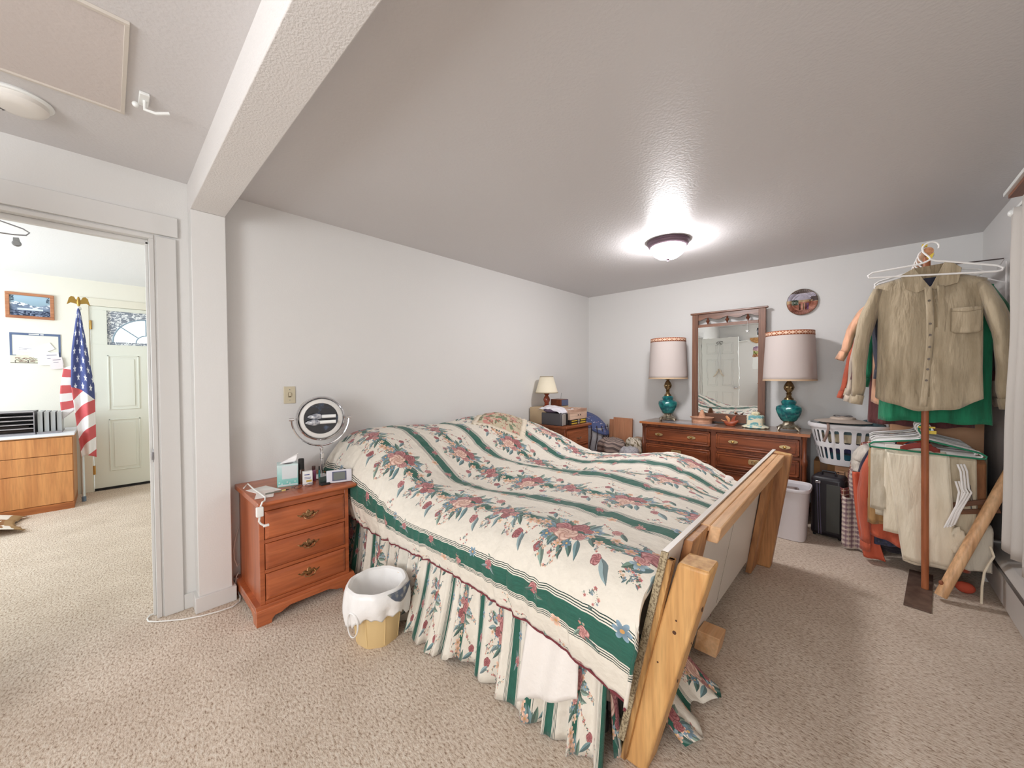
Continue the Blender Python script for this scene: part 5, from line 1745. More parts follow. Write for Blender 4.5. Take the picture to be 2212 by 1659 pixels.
for row in range(9):
    for c_ in range(3):
        star(34 + c_ * 66 + (30 if row % 2 else 0), 40 + row * 54, 15)
flag_m = painted('flag_print', fa, .7, bump=(30, .3, .01))


def flagf(u, v):
    z = 2.035 - 1.56 * v
    w = interp(v, [(0, .018), (.25, .085), (.5, .13), (.75, .11), (1, .085)])
    lean = interp(v, [(0, 0), (.3, .0), (.6, .02), (1, .045)])
    y = FYp - w * .62 + (w * 1.25) * u + lean
    x = FXp + .018 + .020 * sin(u * 9 + v * 3) * min(1, v * 4) + .018 * sin(pi * u)
    return (x, y, z + .02 * sin(u * 4))


part('flag_cloth', B().grid(flagf, 30, 60, lambda u, v: (u, 1 - v)), flag_m, fl, solid=.003)
fb = np.zeros((200, 64, 3))
Yb, Xb = np.mgrid[0:200, 0:64]
fb[:] = np.where((((Yb - Xb * .35) // 33) % 2 == 0)[..., None], rgb(206, 96, 100), rgb(240, 238, 240))
part('flag_fold', B().grid(lambda u, v: (FXp + .006 + .01 * sin(v * 5), FYp - .045 - .07 * (1 - u) - .03 * sin(v * 2.6) * (1 - u), 1.46 - .48 * v - .05 * (1 - u) * v - .04 * (1 - u) + .0), 8, 24, lambda u, v: (u, 1 - v)),
     painted('stripe_print', fb, .7), fl, solid=.003)

# plant / towel hook hanging in the doorway and the throw on the floor
o = thing('wire_hanger', 'thin wire clip hanger seen at the top left of the doorway', 'hanger', (-.6, -.40, 2.14))
part('loop', B().tube([(-.6, -.62, 2.44), (-.6, -.62, 2.235), (-.6, -.50, 2.206), (-.6, -.39, 2.172), (-.6, -.31, 2.148), (-.6, -.288, 2.132), (-.6, -.30, 2.115), (-.6, -.34, 2.108), (-.6, -.42, 2.105), (-.6, -.62, 2.12)], .0035, 8), steel_m, o)
part('clip_wheel', B().lathe([(.012, -.608), (.017, -.604), (.017, -.596), (.012, -.592)], (0, -.333, 2.062), 16, axis='x'), steel_m, o)
part('clip', B().prism([(-.345, 2.092), (-.325, 2.095), (-.318, 2.06), (-.328, 2.046), (-.346, 2.052)], 0, -.606, -.594), steel_m, o, .002)
o = thing('cowhide_throw', 'cream and brown patterned throw slumped on the far room carpet', 'throw', (-2.6, -.72, 0))
ct = fbm(96, 96, 5, 3, 44)
ca = np.ones((96, 96, 3)) * rgb(234, 226, 214)
ca[ct > .55] = rgb(150, 110, 76)
ca[:, -14:] = rgb(166, 134, 96)
part('cloth', B().grid(lambda u, v: (-2.95 + .55 * v, -.95 + .40 * u - .05 * sin(v * 4), .006 + .15 * (1 - u) ** .8 * (.7 + .3 * sin(v * 9)) + .02 * abs(sin(v * 14)) * u), 24, 24, lambda u, v: (u, v)), painted('throw_print', ca, .9), o, solid=.006)
part('under_cushion', B().ball((-2.68, -.90, .075), (.24, .14, .073), 16, 10), mat('throw_cushion', (226, 218, 204), .9), o)

# ---------------------------------------------------------------- clothes rack: pole, plate, two rods
rk = thing('clothes_rack', 'homemade clothes rack of round wooden pole and two rods on a dark foot plate', 'clothes rack', (3.095, 3.40, 0))
dow = wood('dowel_z', (184, 112, 70), (152, 84, 50), 2, .5, .8)
dowy = wood('dowel_y', (206, 156, 116), (176, 120, 84), 1, .5, .8)
part('pole', B().tube([(3.112, 3.380, .012), (3.100, 3.392, 1.0), (3.095, 3.400, 2.03)], .0165, 16), dow, rk)
part('pole_tip', B().lathe([(.014, .008), (.017, .012), (.017, .05)], (3.112, 3.385, 0), 14), mat('tip_orange', (214, 132, 92), .6), rk)
part('upper_rod', B().tube([(3.095, 3.345, 2.055), (3.095, WY - .002, 2.055)], .024, 20), dowy, rk)
part('rod_end', B().lathe([(0, 3.3442), (.022, 3.3445), (.0225, 3.346)], (3.095, 0, 2.055), 20, axis='y', cap=False), mat('rod_end', (206, 150, 112), .7, var=(60, (170, 116, 80), .35, .6)), rk)
part('lower_rod', B().tube([(3.10, 3.43, .985), (3.10, WY - .002, .985)], .017, 16), dowy, rk)
part('rod_cap', B().lathe([(0, 3.428), (.018, 3.429), (.019, 3.436)], (3.122, 0, .975), 16, axis='y', cap=False), mat('silver_cap', (190, 194, 194), .3, .6), rk)
yt = mat('yellow_tape', (232, 204, 70), .5)
part('tape', B().box(3.070, 3.092, 3.338, 3.36, 2.084, 2.100).prism([(3.088, 2.020), (3.120, 2.042), (3.112, 2.012), (3.098, 2.006)], 1, 3.338, 3.343), yt, rk)
part('tape', B().box(3.075, 3.145, 3.423, 3.427, .99, 1.0).box(3.118, 3.15, 3.421, 3.425, .955, .975), yt, rk)
MP = Matrix.Translation((3.085, 3.36, 0)) @ Matrix.Rotation(radians(-6), 4, 'Z')
part('foot_plate', B().box(-.052, .055, -.29, .29, .001, .010, M=MP), mat('rusty_plate', (120, 98, 86), .55, .3, var=(14, (92, 72, 62), .35, .6)), rk, .001)

# long stick leaning to the right wall
st_ = thing('wooden_pole', 'thick pale pine stick leaning from the floor to the right wall', 'pole', (3.18, 3.29, 0))
part('stick', B().tube([(3.165, 3.285, .028), (3.40, 3.415, .69), (3.452, 3.445, .83)], .0265, 20), wood('pine_stick', (240, 196, 150), (206, 154, 108), 2, .5, .9, ring=True), st_)
part('knot', B().ball((3.163, 3.262, .115), (.010, .007, .014), 10, 8), mat('knot2', (150, 86, 56), .6), st_)

# ---------------------------------------------------------------- hangers and clothes
plas_w = mat('hanger_white', (246, 244, 242), .4)
plas_g = mat('hanger_green', (30, 126, 92), .4)
plas_c = mat('hanger_clear', (206, 206, 200), .2)


def hanger(x, y, zrod, label, m=plas_w, w=.235, drop=.118, tilt=0.0, r=.0054, rz=0.0, group=None, rr_=.024):
    o_ = thing('clothes_hanger', label, 'hanger', (x, y, zrod), rz, group)
    R = rr_ + r
    hook = [(R * cos(t), 0, R * sin(t)) for t in [pi * (-.12 + 1.12 * i / 12) for i in range(13)]]
    hook = [(p[0], p[1], p[2]) for p in hook]
    neck = [(-R * .9, 0, -R * .6), (-.004, 0, -R - .022), (0, 0, -R - .035)]
    part('hook', B().tube(hook + neck, r * .85, 8), m, o_, local=True)
    z0 = -R - .035
    zl, zr = z0 - drop + tilt * w, z0 - drop - tilt * w
    pts_ = [(0, 0, z0), (.02, 0, z0 - .012), (.05, 0, z0 - .020), (w - .02, 0, zr + .028), (w, 0, zr + .012), (w - .004, 0, zr - .001), (w - .025, 0, zr - .004),
            (-w + .025, 0, zl - .004), (-w + .004, 0, zl - .001), (-w, 0, zl + .012), (-w + .02, 0, zl + .028), (-.05, 0, z0 - .020), (-.02, 0, z0 - .012)]
    part('body', B().tube(pts_, r, 8, closed=True), m, o_, local=True)
    return o_


def cloth_m(name, c, c2=None, sc_=9):
    return mat('cloth_' + name, c, .85, bump=(7, .9, .025), var=(sc_, c2, .35, .6) if c2 else None, sheen=.2, stretch=(2.2, 2.2, .5))


def shirt(x, y, zt, m, label, half=.235, length=.74, thick=.045, sl=.60, slout=.075, wh=.21, cat='shirt', seed=1, collar=True, open_=True, short=False, nm='hanging_shirt', srad=.062, hemcut=.05, group=None, tilt=0.0, mcol=None, lowx=0.0, mcuff=None, rz=0.0):
    """shirt on a hanger: zt = height of the neck; local frame, x across"""
    o_ = thing(nm, label, cat, (x, y, zt), rz, group)
    rs = random.Random(seed)
    ph = rs.uniform(0, 6)

    def body(u, v):
        a = u * 2 * pi
        c, s = cos(a), sin(a)
        w = half * .93 + (wh - half * .93) * min(1, v * 3.2)
        if v > .75:
            w *= 1 + .03 * (v - .75) * 4
        xx = w * math.copysign(abs(c) ** .8, c)
        zsh = -.025 - .34 * max(0, abs(xx) - .055) - tilt * xx
        zhem = -length + hemcut * (abs(xx) / w) ** 2 * 1.0 + .006 * sin(xx * 40)
        t = thick * min(1, (v * 3.0)) ** .6 * abs(s) ** .7 + .006
        f = .012 * sin(xx * 34 + ph + v * 1.5) * v + .007 * sin(xx * 70 + 2 * ph) * v + .010 * nz(xx * 7, v * 3, seed)
        yy = math.copysign(t, s) * (1 if s else 0) + f
        return (xx + lowx * v, yy, zsh + (zhem - zsh) * v)
    part('shirt_body', B().grid(body, 72, 26, closeu=True), m, o_, local=True, solid=.002)
    for sgn in (-1, 1):
        S = Vector((sgn * (half * .86), .004, -.105 - tilt * sgn * half))
        L = sl if not short else .20
        out = slout if sgn < 0 else slout
        E_ = Vector((sgn * (half + out), .012 * sgn, -.105 - L))
        pts_, rad = [], []
        n_s = 14
        for i in range(n_s + 1):
            t = i / n_s
            p = S.lerp(E_, t) + Vector((sgn * .030 * sin(pi * min(1, t * 1.1)), .012 * sin(t * 6 + ph + sgn), 0))
            pts_.append(p)
            rad.append((srad * (1.05 - .35 * t) * (.55 + .45 * min(1, t * 5))) * (1 + .05 * sin(t * 21 + ph)))
        part('sleeve', B().tube(pts_, rad, 18, cap=False, flat=.52), m, o_, local=True, solid=.002)
        if not short:
            d = (E_ - S).normalized()
            part('cuff', B().tube([E_ - d * .005, E_ + d * .055], [srad * .72, srad * .70], 18, cap=False, flat=.56), mcuff or m, o_, local=True, solid=.004)
    if collar:
        part('collar', B().grid(lambda u, v: ((-.078 + .156 * u) * (1 + .1 * v), -.028 * sin(pi * u) * 0 + (.022 - .052 * abs(2 * u - 1) ** 1.5) - .012 * v, .028 - .045 * v * (.5 + abs(2 * u - 1) ** 2 * 1.0) - .030 * abs(2 * u - 1) ** 2), 24, 6), m, o_, local=True, solid=.003)
    return o_


kh = mat('cloth_khaki', (182, 166, 140), .85, bump=(7, 1.0, .035), var=(9, (160, 144, 118), .35, .6), sheen=.2, stretch=(2.2, 2.2, .45))
sh0 = shirt(3.095, 3.335, 1.950, kh, 'khaki long-sleeved button shirt, front of the upper clothes rod', half=.240, length=.845, thick=.055, sl=.66, slout=.062, wh=.210, seed=3, srad=.079, collar=False, hemcut=.075, tilt=.06)
# collar, placket, buttons and pocket of the khaki shirt
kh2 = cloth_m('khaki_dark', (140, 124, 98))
part('collar', B().prism([(-.115, -.03), (-.060, .005), (.006, -.120), (-.045, -.145), (-.098, -.115)], 1, -.052, -.047)
     .prism([(.125, -.03), (.085, .015), (.060, .018), (.008, -.120), (.02, -.135), (.112, -.112)], 1, -.053, -.048), kh, sh0, .002, local=True)
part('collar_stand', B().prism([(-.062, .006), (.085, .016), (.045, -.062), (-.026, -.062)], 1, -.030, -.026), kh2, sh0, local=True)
part('neck_navy_shirt', B().prism([(-.026, -.062), (.046, -.060), (.006, -.118)], 1, -.036, -.031), cloth_m('navy', (34, 36, 54)), sh0, local=True)  # navy shirt showing inside the khaki collar


def plk(u, v):
    xx = -.004 + (.030) * (u - .5) + .012 * sin(v * 4)
    return (xx, -.066 - .006 * sin(v * 7), -.118 - .70 * v)


part('placket', B().grid(plk, 4, 24), kh, sh0, local=True, solid=.003)
part('placket', B().grid(lambda u, v: (.045 + .028 * (u - .5) + .008 * sin(v * 5), -.062 - .005 * sin(v * 6 + 1), -.118 - .715 * v), 4, 24), kh, sh0, local=True, solid=.003)
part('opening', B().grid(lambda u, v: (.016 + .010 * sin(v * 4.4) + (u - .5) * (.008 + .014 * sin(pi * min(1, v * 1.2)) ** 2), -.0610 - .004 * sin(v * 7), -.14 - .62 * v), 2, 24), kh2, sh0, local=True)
for k, zz in enumerate((-.20, -.335, -.40, -.47, -.54, -.60, -.665)):
    part('button', B().lathe([(0, -.0745), (.006, -.0745), (.0065, -.071), (0, -.069)], (-.004 + .012 * sin((-zz - .118) / .7 * 4), 0, zz), 12, axis='y', cap=False), mat('button_brown', (84, 68, 52), .4), sh0, local=True)
part('pocket', B().grid(lambda u, v: (.085 + .115 * u, -.0635 - .008 * sin(pi * u), -.255 - .135 * v - .012 * sin(pi * u) * (v > .8)), 12, 12), kh, sh0, local=True, solid=.003)
part('pocket_seam', B().tube([(.085, -.068, -.270), (.140, -.076, -.282), (.200, -.068, -.272)], .0014, 5).tube([(.085, -.066, -.255), (.085, -.066, -.385), (.10, -.072, -.398), (.14, -.076, -.402), (.185, -.072, -.398), (.200, -.066, -.385), (.200, -.066, -.255)], .0014, 5), kh2, sh0, local=True)
hanger(3.098, 3.262 + .0, 2.055, 'empty white plastic hanger in front of the khaki shirt', w=.262, drop=.085, tilt=.10, rr_=.027)
bpy.data.objects  # noqa

UP = [  # y, label, colour, kwargs
    (3.455, 'navy shirt hanging directly behind the khaki shirt', (40, 42, 62), dict(half=.18, length=.80, sl=.5, short=False, slout=.02, srad=.045, wh=.20)),
    (3.560, 'bright green long-sleeved sweatshirt on the upper rod', (28, 132, 92), dict(half=.255, length=.93, sl=.55, slout=.055, srad=.065, wh=.235, hemcut=0.0, thick=.05, collar=False, nm='hanging_sweatshirt', cat='sweatshirt', tilt=.05)),
    (3.660, 'peach-coloured shirt with sleeve showing left of the khaki one', (232, 176, 142), dict(half=.25, length=.86, sl=.36, slout=.13, srad=.065, wh=.225)),
    (3.745, 'dark maroon shirt whose hem shows under the green sweatshirt', (104, 56, 56), dict(half=.24, length=.97, sl=.5, slout=.07, srad=.055, wh=.24, hemcut=.01)),
    (3.835, 'pale grey-beige shirt with a long cuffed sleeve at the left', (206, 190, 172), dict(half=.25, length=.84, sl=.66, slout=.10, srad=.055, wh=.215)),
    (3.940, 'dark navy jacket hung among the pale shirts', (48, 44, 66), dict(half=.245, length=.84, sl=.58, slout=.06, srad=.055, wh=.22, nm='hanging_jacket', cat='jacket')),
    (4.050, 'light tan shirt near the wall end of the upper rod', (214, 196, 168), dict(half=.24, length=.80, sl=.62, slout=.115, srad=.055, wh=.21)),
    (4.170, 'orange checked shirt with cuff showing farthest left', (206, 96, 66), dict(half=.25, length=.84, sl=.64, slout=.15, srad=.05, wh=.22)),
    (4.290, 'teal blue shirt low behind the other upper clothes', (58, 116, 140), dict(half=.24, length=.92, sl=.6, slout=.06, srad=.05, wh=.215)),
    (4.400, 'light grey shirt last on the upper rod by the wall', (200, 196, 192), dict(half=.24, length=.82, sl=.6, slout=.08, srad=.05, wh=.22)),
]
for i, (yy, lab, c, kw) in enumerate(UP):
    shirt(3.095 + (.045 if i == 1 else 0), yy, 1.952 - .004 * i, cloth_m('up%d' % i, c, tuple(int(v * .82) for v in c)), lab, seed=10 + i, **kw)
    hanger(3.095, yy - .0, 2.055, 'white hanger under the ' + lab.split(' hang')[0].split(' with')[0].split(' whose')[0].split(' on the')[0].split(' near')[0].split(' last')[0].split(' hung')[0].split(' low')[0], w=.225, drop=.085, rr_=.0265)


# ---------------------------------------------------------------- lower rod
ZR = .985


def trousers(x0, x1, y, zbar, front, back, m, label, nm='folded_trousers', taper=.0, seed=1, bulge=.02, x0b=None, x1b=None, cat='trousers', solid=.010):
    """pair of trousers folded over a hanger bar; front flap falls on the -y side"""
    o_ = thing(nm, label, cat, ((x0 + x1) / 2, y, zbar))
    x0b = x0 if x0b is None else x0b
    x1b = x1 if x1b is None else x1b

    def fn(u, v, off=0.0, lenf=1.0):
        L = (front + back) * lenf
        s = v * L - back * lenf
        r_ = .018 + off
        k = max(0, min(1, s / front))
        xa, xb = x0 + (x0b - x0) * k, x1 + (x1b - x1) * k
        xx = xa + (xb - xa) * u
        fold = .008 * sin(u * 11 + seed) * abs(s) * 2 + .006 * nz(u * 5, s * 6, seed)
        if s < -.02:
            return (xx, y + r_ + fold + bulge * (-s) * .5, zbar - (-s - .02))
        if s > .02:
            return (xx, y - r_ + fold - bulge * s, zbar - (s - .02) - .006 * sin(u * 6))
        t = s / .02
        return (xx, y - r_ * sin(t * pi / 2), zbar + r_ * cos(t * pi / 2) * .8)
    part('leg', B().grid(fn, 20, 50), m, o_, solid=solid)
    part('leg', B().grid(lambda u, v: fn(u * .94 + .02, v, .016, .965), 20, 50), m, o_, solid=solid)
    return o_


cream = cloth_m('cream_trouser', (244, 234, 212), (230, 218, 194))
o = trousers(2.930, 3.205, 3.462, .815, .70, .55, cream, 'cream trousers folded over a hanger, their leg hem just above the floor', x0b=3.02, x1b=3.245, seed=2, bulge=.02)
part('hem_stitch', B().tube([(3.022, 3.415, .150), (3.12, 3.413, .142), (3.242, 3.415, .148)], .0015, 5), cloth_m('stitch', (180, 168, 146)), o)
part('side_seam', B().tube([(3.0, 3.433, .79), (3.035, 3.425, .5), (3.10, 3.418, .2)], .0016, 5), cloth_m('stitch', (180, 168, 146)), o)
part('waistband', B().box(2.93, 3.13, 3.462, 3.480, .832, .868), linen_m, o, .006)
trousers(3.19, 3.32, 3.53, .80, .60, .4, cloth_m('cream3', (216, 202, 176), (196, 180, 152)), 'cream trouser legs hanging at the right behind the wooden pole', seed=5, x0b=3.21, x1b=3.33)
trousers(2.865, 3.02, 3.53, .80, .40, .45, cloth_m('cream2', (214, 204, 184), (198, 186, 164)), 'shorter cream trousers left of the front pair', seed=7)
trousers(2.855, 2.97, 3.60, .78, .50, .5, cloth_m('tan_trouser', (186, 146, 96), (160, 122, 76)), 'tan corduroy trousers showing below the cream ones', seed=9)
trousers(2.89, 3.03, 3.67, .78, .66, .62, cloth_m('plaid_dark', (66, 72, 104), (36, 44, 60), 30), 'dark blue plaid trousers hanging low behind the tan pair', seed=11)
trousers(2.90, 3.12, 3.75, .78, .72, .70, cloth_m('black_trouser', (36, 30, 40)), 'black trousers reaching nearly to the floor on the lower rod', seed=12)
trousers(3.22, 3.36, 3.55, .78, .60, .6, cloth_m('brown_trouser', (150, 100, 62), (120, 76, 46)), 'brown trousers at the right of the lower rod', seed=13)
trousers(3.20, 3.38, 3.66, .80, .66, .64, cloth_m('sage', (160, 156, 132), (134, 128, 104)), 'sage green trousers right of the brown pair', seed=14)
trousers(3.27, 3.385, 3.52, .40, .27, .2, cloth_m('light_cotton', (214, 206, 190)), 'pale cotton cloth hanging low near the leaning stick', nm='hanging_cloth', cat='cloth', seed=15)
for (nm, lab, y, zt, c, kw) in (
        ('hanging_shirt', 'short-sleeved white shirt at the left end of the lower clothes', 3.80, .895, (222, 214, 202), dict(half=.235, length=.42, wh=.21, short=True, slout=.03, srad=.095, collar=False)),
        ('hanging_jacket', 'dark navy jacket behind the white shirt on the lower rod', 3.72, .88, (44, 40, 66), dict(half=.225, length=.62, wh=.20, sl=.45, slout=.0, srad=.06)),
        ('hanging_shirt', 'coral orange shirt with one sleeve trailing to the floor', 3.62, .87, (206, 98, 68), dict(half=.225, length=.70, wh=.20, sl=.62, slout=.0, srad=.055)),
        ('hanging_shirt', 'white and brown plaid shirt left of the coral one', 3.92, .88, (196, 178, 172), dict(half=.26, length=.80, wh=.27, sl=.5, slout=.03, srad=.06)),
        ('hanging_shirt', 'orange and maroon plaid shirt beside the suitcase', 4.02, .88, (150, 92, 72), dict(half=.27, length=.80, wh=.285, sl=.5, slout=.03, srad=.06))):
    if 'plaid' in lab:
        pa = np.ones((96, 96, 3)) * rgb(*c)
        base2 = (110, 60, 70) if 'maroon' in lab else (112, 84, 96)
        for k in range(0, 96, 16):
            pa[k:k + 5] = pa[k:k + 5] * .45 + rgb(*base2) * .55
            pa[:, k:k + 5] = pa[:, k:k + 5] * .45 + rgb(*base2) * .55
            pa[k + 9:k + 11] = rgb(236, 224, 206)
            pa[:, k + 9:k + 11] = pa[:, k + 9:k + 11] * .4 + rgb(236, 224, 206) * .6
        mm_ = bpy.data.materials.new('plaid')
        mm_ = painted('plaid_' + ('maroon' if 'maroon' in lab else 'white'), pa, .85)
        # plaid is mapped by the cloth's own position
        nt = mm_.node_tree
        tex = [n for n in nt.nodes if n.type == 'TEX_IMAGE'][0]
        tc = nt.nodes.new('ShaderNodeTexCoord')
        mp = nt.nodes.new('ShaderNodeMapping')
        mp.inputs['Rotation'].default_value = (radians(90), 0, radians(0))
        mp.inputs['Scale'].default_value = (5, 5, 5)
        nt.links.new(tc.outputs['Object'], mp.inputs[0])
        nt.links.new(mp.outputs[0], tex.inputs[0])
    else:
        mm_ = cloth_m('low' + c.__repr__(), c, tuple(int(v * .84) for v in c))
    shirt(3.07, y, zt, mm_, lab, seed=int(y * 100), nm=nm, cat='jacket' if 'jacket' in nm else 'shirt', **kw)
# trailing coral sleeve and plaid tails at the left of the lower row
o = part('scarf', B().grid(lambda u, v: (2.80 + .05 * v + .055 * (u - .5) * (1 + v) + .045 * v * v, 3.66 - .01 * sin(u * 7), .62 - .60 * v), 10, 30), mat('coral_scarf', (206, 98, 70), .8, bump=(40, .4, .01)), None, solid=.006)
setp(o, 'coral red garment end trailing down to the carpet', 'garment')
o = part('plaid_shirt_tail', B().grid(lambda u, v: (2.715 + .12 * u + .05 * v * u, 3.80 - .02 * sin(u * 9) - .02 * v, .40 - .37 * v - .03 * u), 16, 20), MATS['plaid_white'], None, solid=.004)
setp(o, 'white plaid shirt tail touching the floor beside the coral cloth', 'garment')
o = part('plaid_shirt_tail', B().grid(lambda u, v: (2.70 + .09 * u + .03 * v, 3.90 - .03 * sin(u * 8), .44 - .36 * v), 16, 20), MATS['plaid_maroon'], None, solid=.004)
setp(o, 'orange-maroon plaid shirt tail hanging by the suitcase', 'garment')

HN = [(3.43, .0, plas_g, 'green plastic hanger, front of the lower rod', .245), (3.465, .0, plas_w, 'white hanger just behind the green one', .235), (3.50, .008, plas_w, 'white hanger second behind the green one', .235),
      (3.54, -.006, plas_w, 'white hanger third behind the green one', .225), (3.58, .004, plas_w, 'white hanger fourth behind the green one', .23), (3.63, .0, plas_c, 'clear hanger behind the white hangers', .23),
      (3.70, .0, plas_w, 'white hanger of the dark jacket', .23), (3.80, .0, plas_w, 'white hanger of the short-sleeved shirt', .235), (3.92, 0, plas_c, 'clear hanger of the white plaid shirt', .235), (4.02, 0, plas_w, 'white hanger of the maroon plaid shirt', .235)]
for (yy, dx_, m_, lab, w_) in HN:
    hanger(3.10 + dx_, yy, ZR, lab, m_, w=w_, drop=.085, tilt=.03, rr_=.019)
o = part('red_garment', B().grid(lambda u, v: (3.0 + .17 * u, 3.452 + .004 * sin(u * 8), .895 - .035 * v - .10 * abs(u - .5) ** 1.5), 14, 6), mat('red_cloth', (140, 58, 50), .8), None, solid=.006)
setp(o, 'strip of red cloth showing inside the green hanger', 'cloth')
# bunch of hangers hanging sideways at the right
for k in range(3):
    o = thing('clothes_hanger', ['white hanger turned on its side, upper of the hanging bunch', 'white hanger turned on its side, middle of the hanging bunch', 'white hanger turned on its side, lowest of the hanging bunch'][k], 'hanger', (3.235, 3.36, .70))
    y_ = 3.335 + .018 * k
    x_ = 3.225 + .014 * k
    part('body', B().tube([(x_, y_, .80), (x_ + .012, y_, .76), (x_ + .02, y_, .66), (x_ + .03, y_, .64), (x_ - .01, y_, .52), (x_ - .03, y_, .44), (x_ - .045, y_, .42), (x_ - .035, y_, .45), (x_ + .0, y_, .56), (x_ + .008, y_, .64), (x_ - .006, y_, .70)], .0048, 8), plas_w, o)
for k in range(2):
    o = thing('clothes_hanger', ['brown wooden clamp hanger behind the leaning stick, upper', 'brown wooden clamp hanger behind the leaning stick, lower'][k], 'hanger', (3.31, 3.48, .5))
    part('bar', B().box(-.11, .11, -.008, .008, -.014, .014, M=Matrix.Translation((3.30, 3.46 + .02 * k, .56 - .055 * k)) @ Matrix.Rotation(radians(-22 + 6 * k), 4, 'Y')), wood('brown_hanger', (130, 84, 52), (96, 58, 34), 0, .4), o, .003)
    part('wire', B().tube([(3.30, 3.46 + .02 * k, .57 - .055 * k), (3.29, 3.46 + .02 * k, .66 - .05 * k), (3.275, 3.46 + .02 * k, .70 - .05 * k)], .0025, 6), steel_m, o)
# cream garment bunch and drawstring at the right
o = part('bundled_cloth', B().ball((3.245, 3.425, .335), (.042, .022, .075), 28, 20), cream, None)
for v_ in o.data.vertices:
    k_ = nz(v_.co.x * 40, v_.co.z * 30, 3) * .018
    v_.co += Vector((k_, -abs(k_), k_))
setp(o, 'bunched cream cloth between the cream trousers and the stick', 'cloth')
o = part('drawstring', B().tube([(3.36, 3.40, .34), (3.372, 3.39, .29), (3.352, 3.37, .25), (3.335, 3.36, .20), (3.327, 3.355, .12), (3.325, 3.35, .02)], .0055, 8), cream, None)
setp(o, 'cream cord dangling to the floor beside the heater', 'cord')
o = part('red_cloth', B().ball((3.285, 3.50, .034), (.042, .03, .033), 14, 8), mat('red_cloth2', (190, 80, 56), .8), None)
setp(o, 'small red cloth on the floor behind the stick', 'cloth')
o = thing('wall_wire_rack', 'thin wire rack fixed high in the corner behind the shirts', 'rack', (3.40, 4.0, 2.05))
part('rod', B().tube([(3.20, 4.0, 2.085), (WX - .004, 3.98, 2.072)], .0045, 6), mat('dark_wire', (110, 100, 98), .4, .5), o)
part('post', B().tube([(WX - .012, 3.86, 2.03), (WX - .012, 3.86, 1.60)], .005, 6), plas_w, o)
part('arm', B().tube([(3.22, 4.0, 2.06), (WX - .01, 3.88, 1.90)], .004, 6), plas_w, o)

# ---------------------------------------------------------------- basket, boxes, suitcase, bin
kb = mat('kraft_board', (196, 152, 118), .85, var=(5, (184, 138, 104), .35, .6))
kbd = mat('kraft_dark', (160, 118, 76), .85)  # darker kraft; the tall box has its shade put into this colour
o = thing('cardboard_box', 'cardboard box with arrow marks and barcode under the laundry basket', 'box', (2.80, 4.25, 0))
part('box', B().box(2.655, 2.98, 4.20, 4.46, .322, .545), kb, o, .003)
part('flap_line', B().box(2.656, 2.98, 4.198, 4.2005, .512, .515), kbd, o)
blk = mat('print_black', (56, 40, 34), .8)
ar = B()
for z in (.492, .474):
    ar.box(2.678, 2.712, 4.197, 4.1995, z - .0015, z + .0015)
    ar.prism([(2.668, z), (2.680, z + .006), (2.680, z - .006)], 1, 4.197, 4.1995)
ar.box(2.717, 2.721, 4.197, 4.1995, .464, .502)
part('arrow_marks', ar, blk, o)
lb = part('barcode_label', B().box(2.690, 2.735, 4.196, 4.1995, .335, .425), white_m, o)
bc = B()
for k in range(9):
    for r3 in range(2):
        bc.box(2.694, 2.731, 4.1952, 4.1962, .343 + .0045 * k * 1.0 + .040 * r3, .343 + .0045 * k + (.0015 if k % 3 else .0028) + .040 * r3)
part('bars', bc, blk, lb)
o = thing('dark_bag', 'black fabric bag on the floor under the cardboard box', 'bag', (2.82, 4.28, 0))
part('bag', B().box(2.68, 2.99, 4.16, 4.48, 0, .321), mat('black_fabric', (26, 22, 26), .8, bump=(20, .6, .01)), o, .02)
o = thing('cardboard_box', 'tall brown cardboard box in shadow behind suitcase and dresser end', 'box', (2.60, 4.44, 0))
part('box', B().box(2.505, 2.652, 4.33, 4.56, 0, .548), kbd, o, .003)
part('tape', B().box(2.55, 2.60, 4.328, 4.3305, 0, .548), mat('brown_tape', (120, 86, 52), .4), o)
# laundry basket
lb_ = thing('laundry_basket', 'white plastic laundry basket full of folded clothes under a straw hat', 'laundry basket', (2.735, 4.30, .55))
bw = mat('basket_plastic', (226, 224, 226), .35)


def brd(a, r, z, ex=1.0):
    c, s = cos(a), sin(a)
    return (r * .262 * math.copysign(abs(c) ** .8, c), r * .190 * math.copysign(abs(s) ** .8, s), z)


def bring(r, z, n=96):
    return [brd(2 * pi * i / n, r, z) for i in range(n)]


part('bottom', B().rings([bring(.62, .0), bring(.70, .006), bring(.73, .03), bring(.755, .055), bring(.745, .055), bring(.70, .018), bring(.0001, .012)], True), bw, lb_, local=True)
part('mid_band', B().rings([bring(.835, .155), bring(.850, .155), bring(.872, .195), bring(.857, .195), bring(.835, .155)], False), bw, lb_, local=True)
part('rim', B().rings([bring(.945, .300), bring(.960, .300), bring(.968, .325), bring(1.03, .322), bring(1.05, .335), bring(1.04, .352), bring(.985, .356), bring(.955, .340), bring(.945, .300)], False), bw, lb_, local=True)
NRIB = 30
for i in range(NRIB):
    a = 2 * pi * i / NRIB
    rb = B()
    for (za, zb, ra, rb_) in ((.050, .160, .752, .842), (.190, .305, .862, .953)):
        hw = .062
        zc = (za + zb) / 2
        ring_ = []
        for (z, k) in ((za, 1.6), (za + .016, 1.0), (zb - .016, 1.0), (zb, 1.6)):
            rr3 = ra + (rb_ - ra) * (z - za) / (zb - za)
            p0, p1 = brd(a - hw * k * .75, rr3, z), brd(a + hw * k * .75, rr3, z)
            q0, q1 = brd(a - hw * k * .75, rr3 - .012, z), brd(a + hw * k * .75, rr3 - .012, z)
            ring_.append([p0, p1, q1, q0])
        rb.rings(ring_, True)
    part('rib', rb, bw, lb_, local=True, smooth=False)
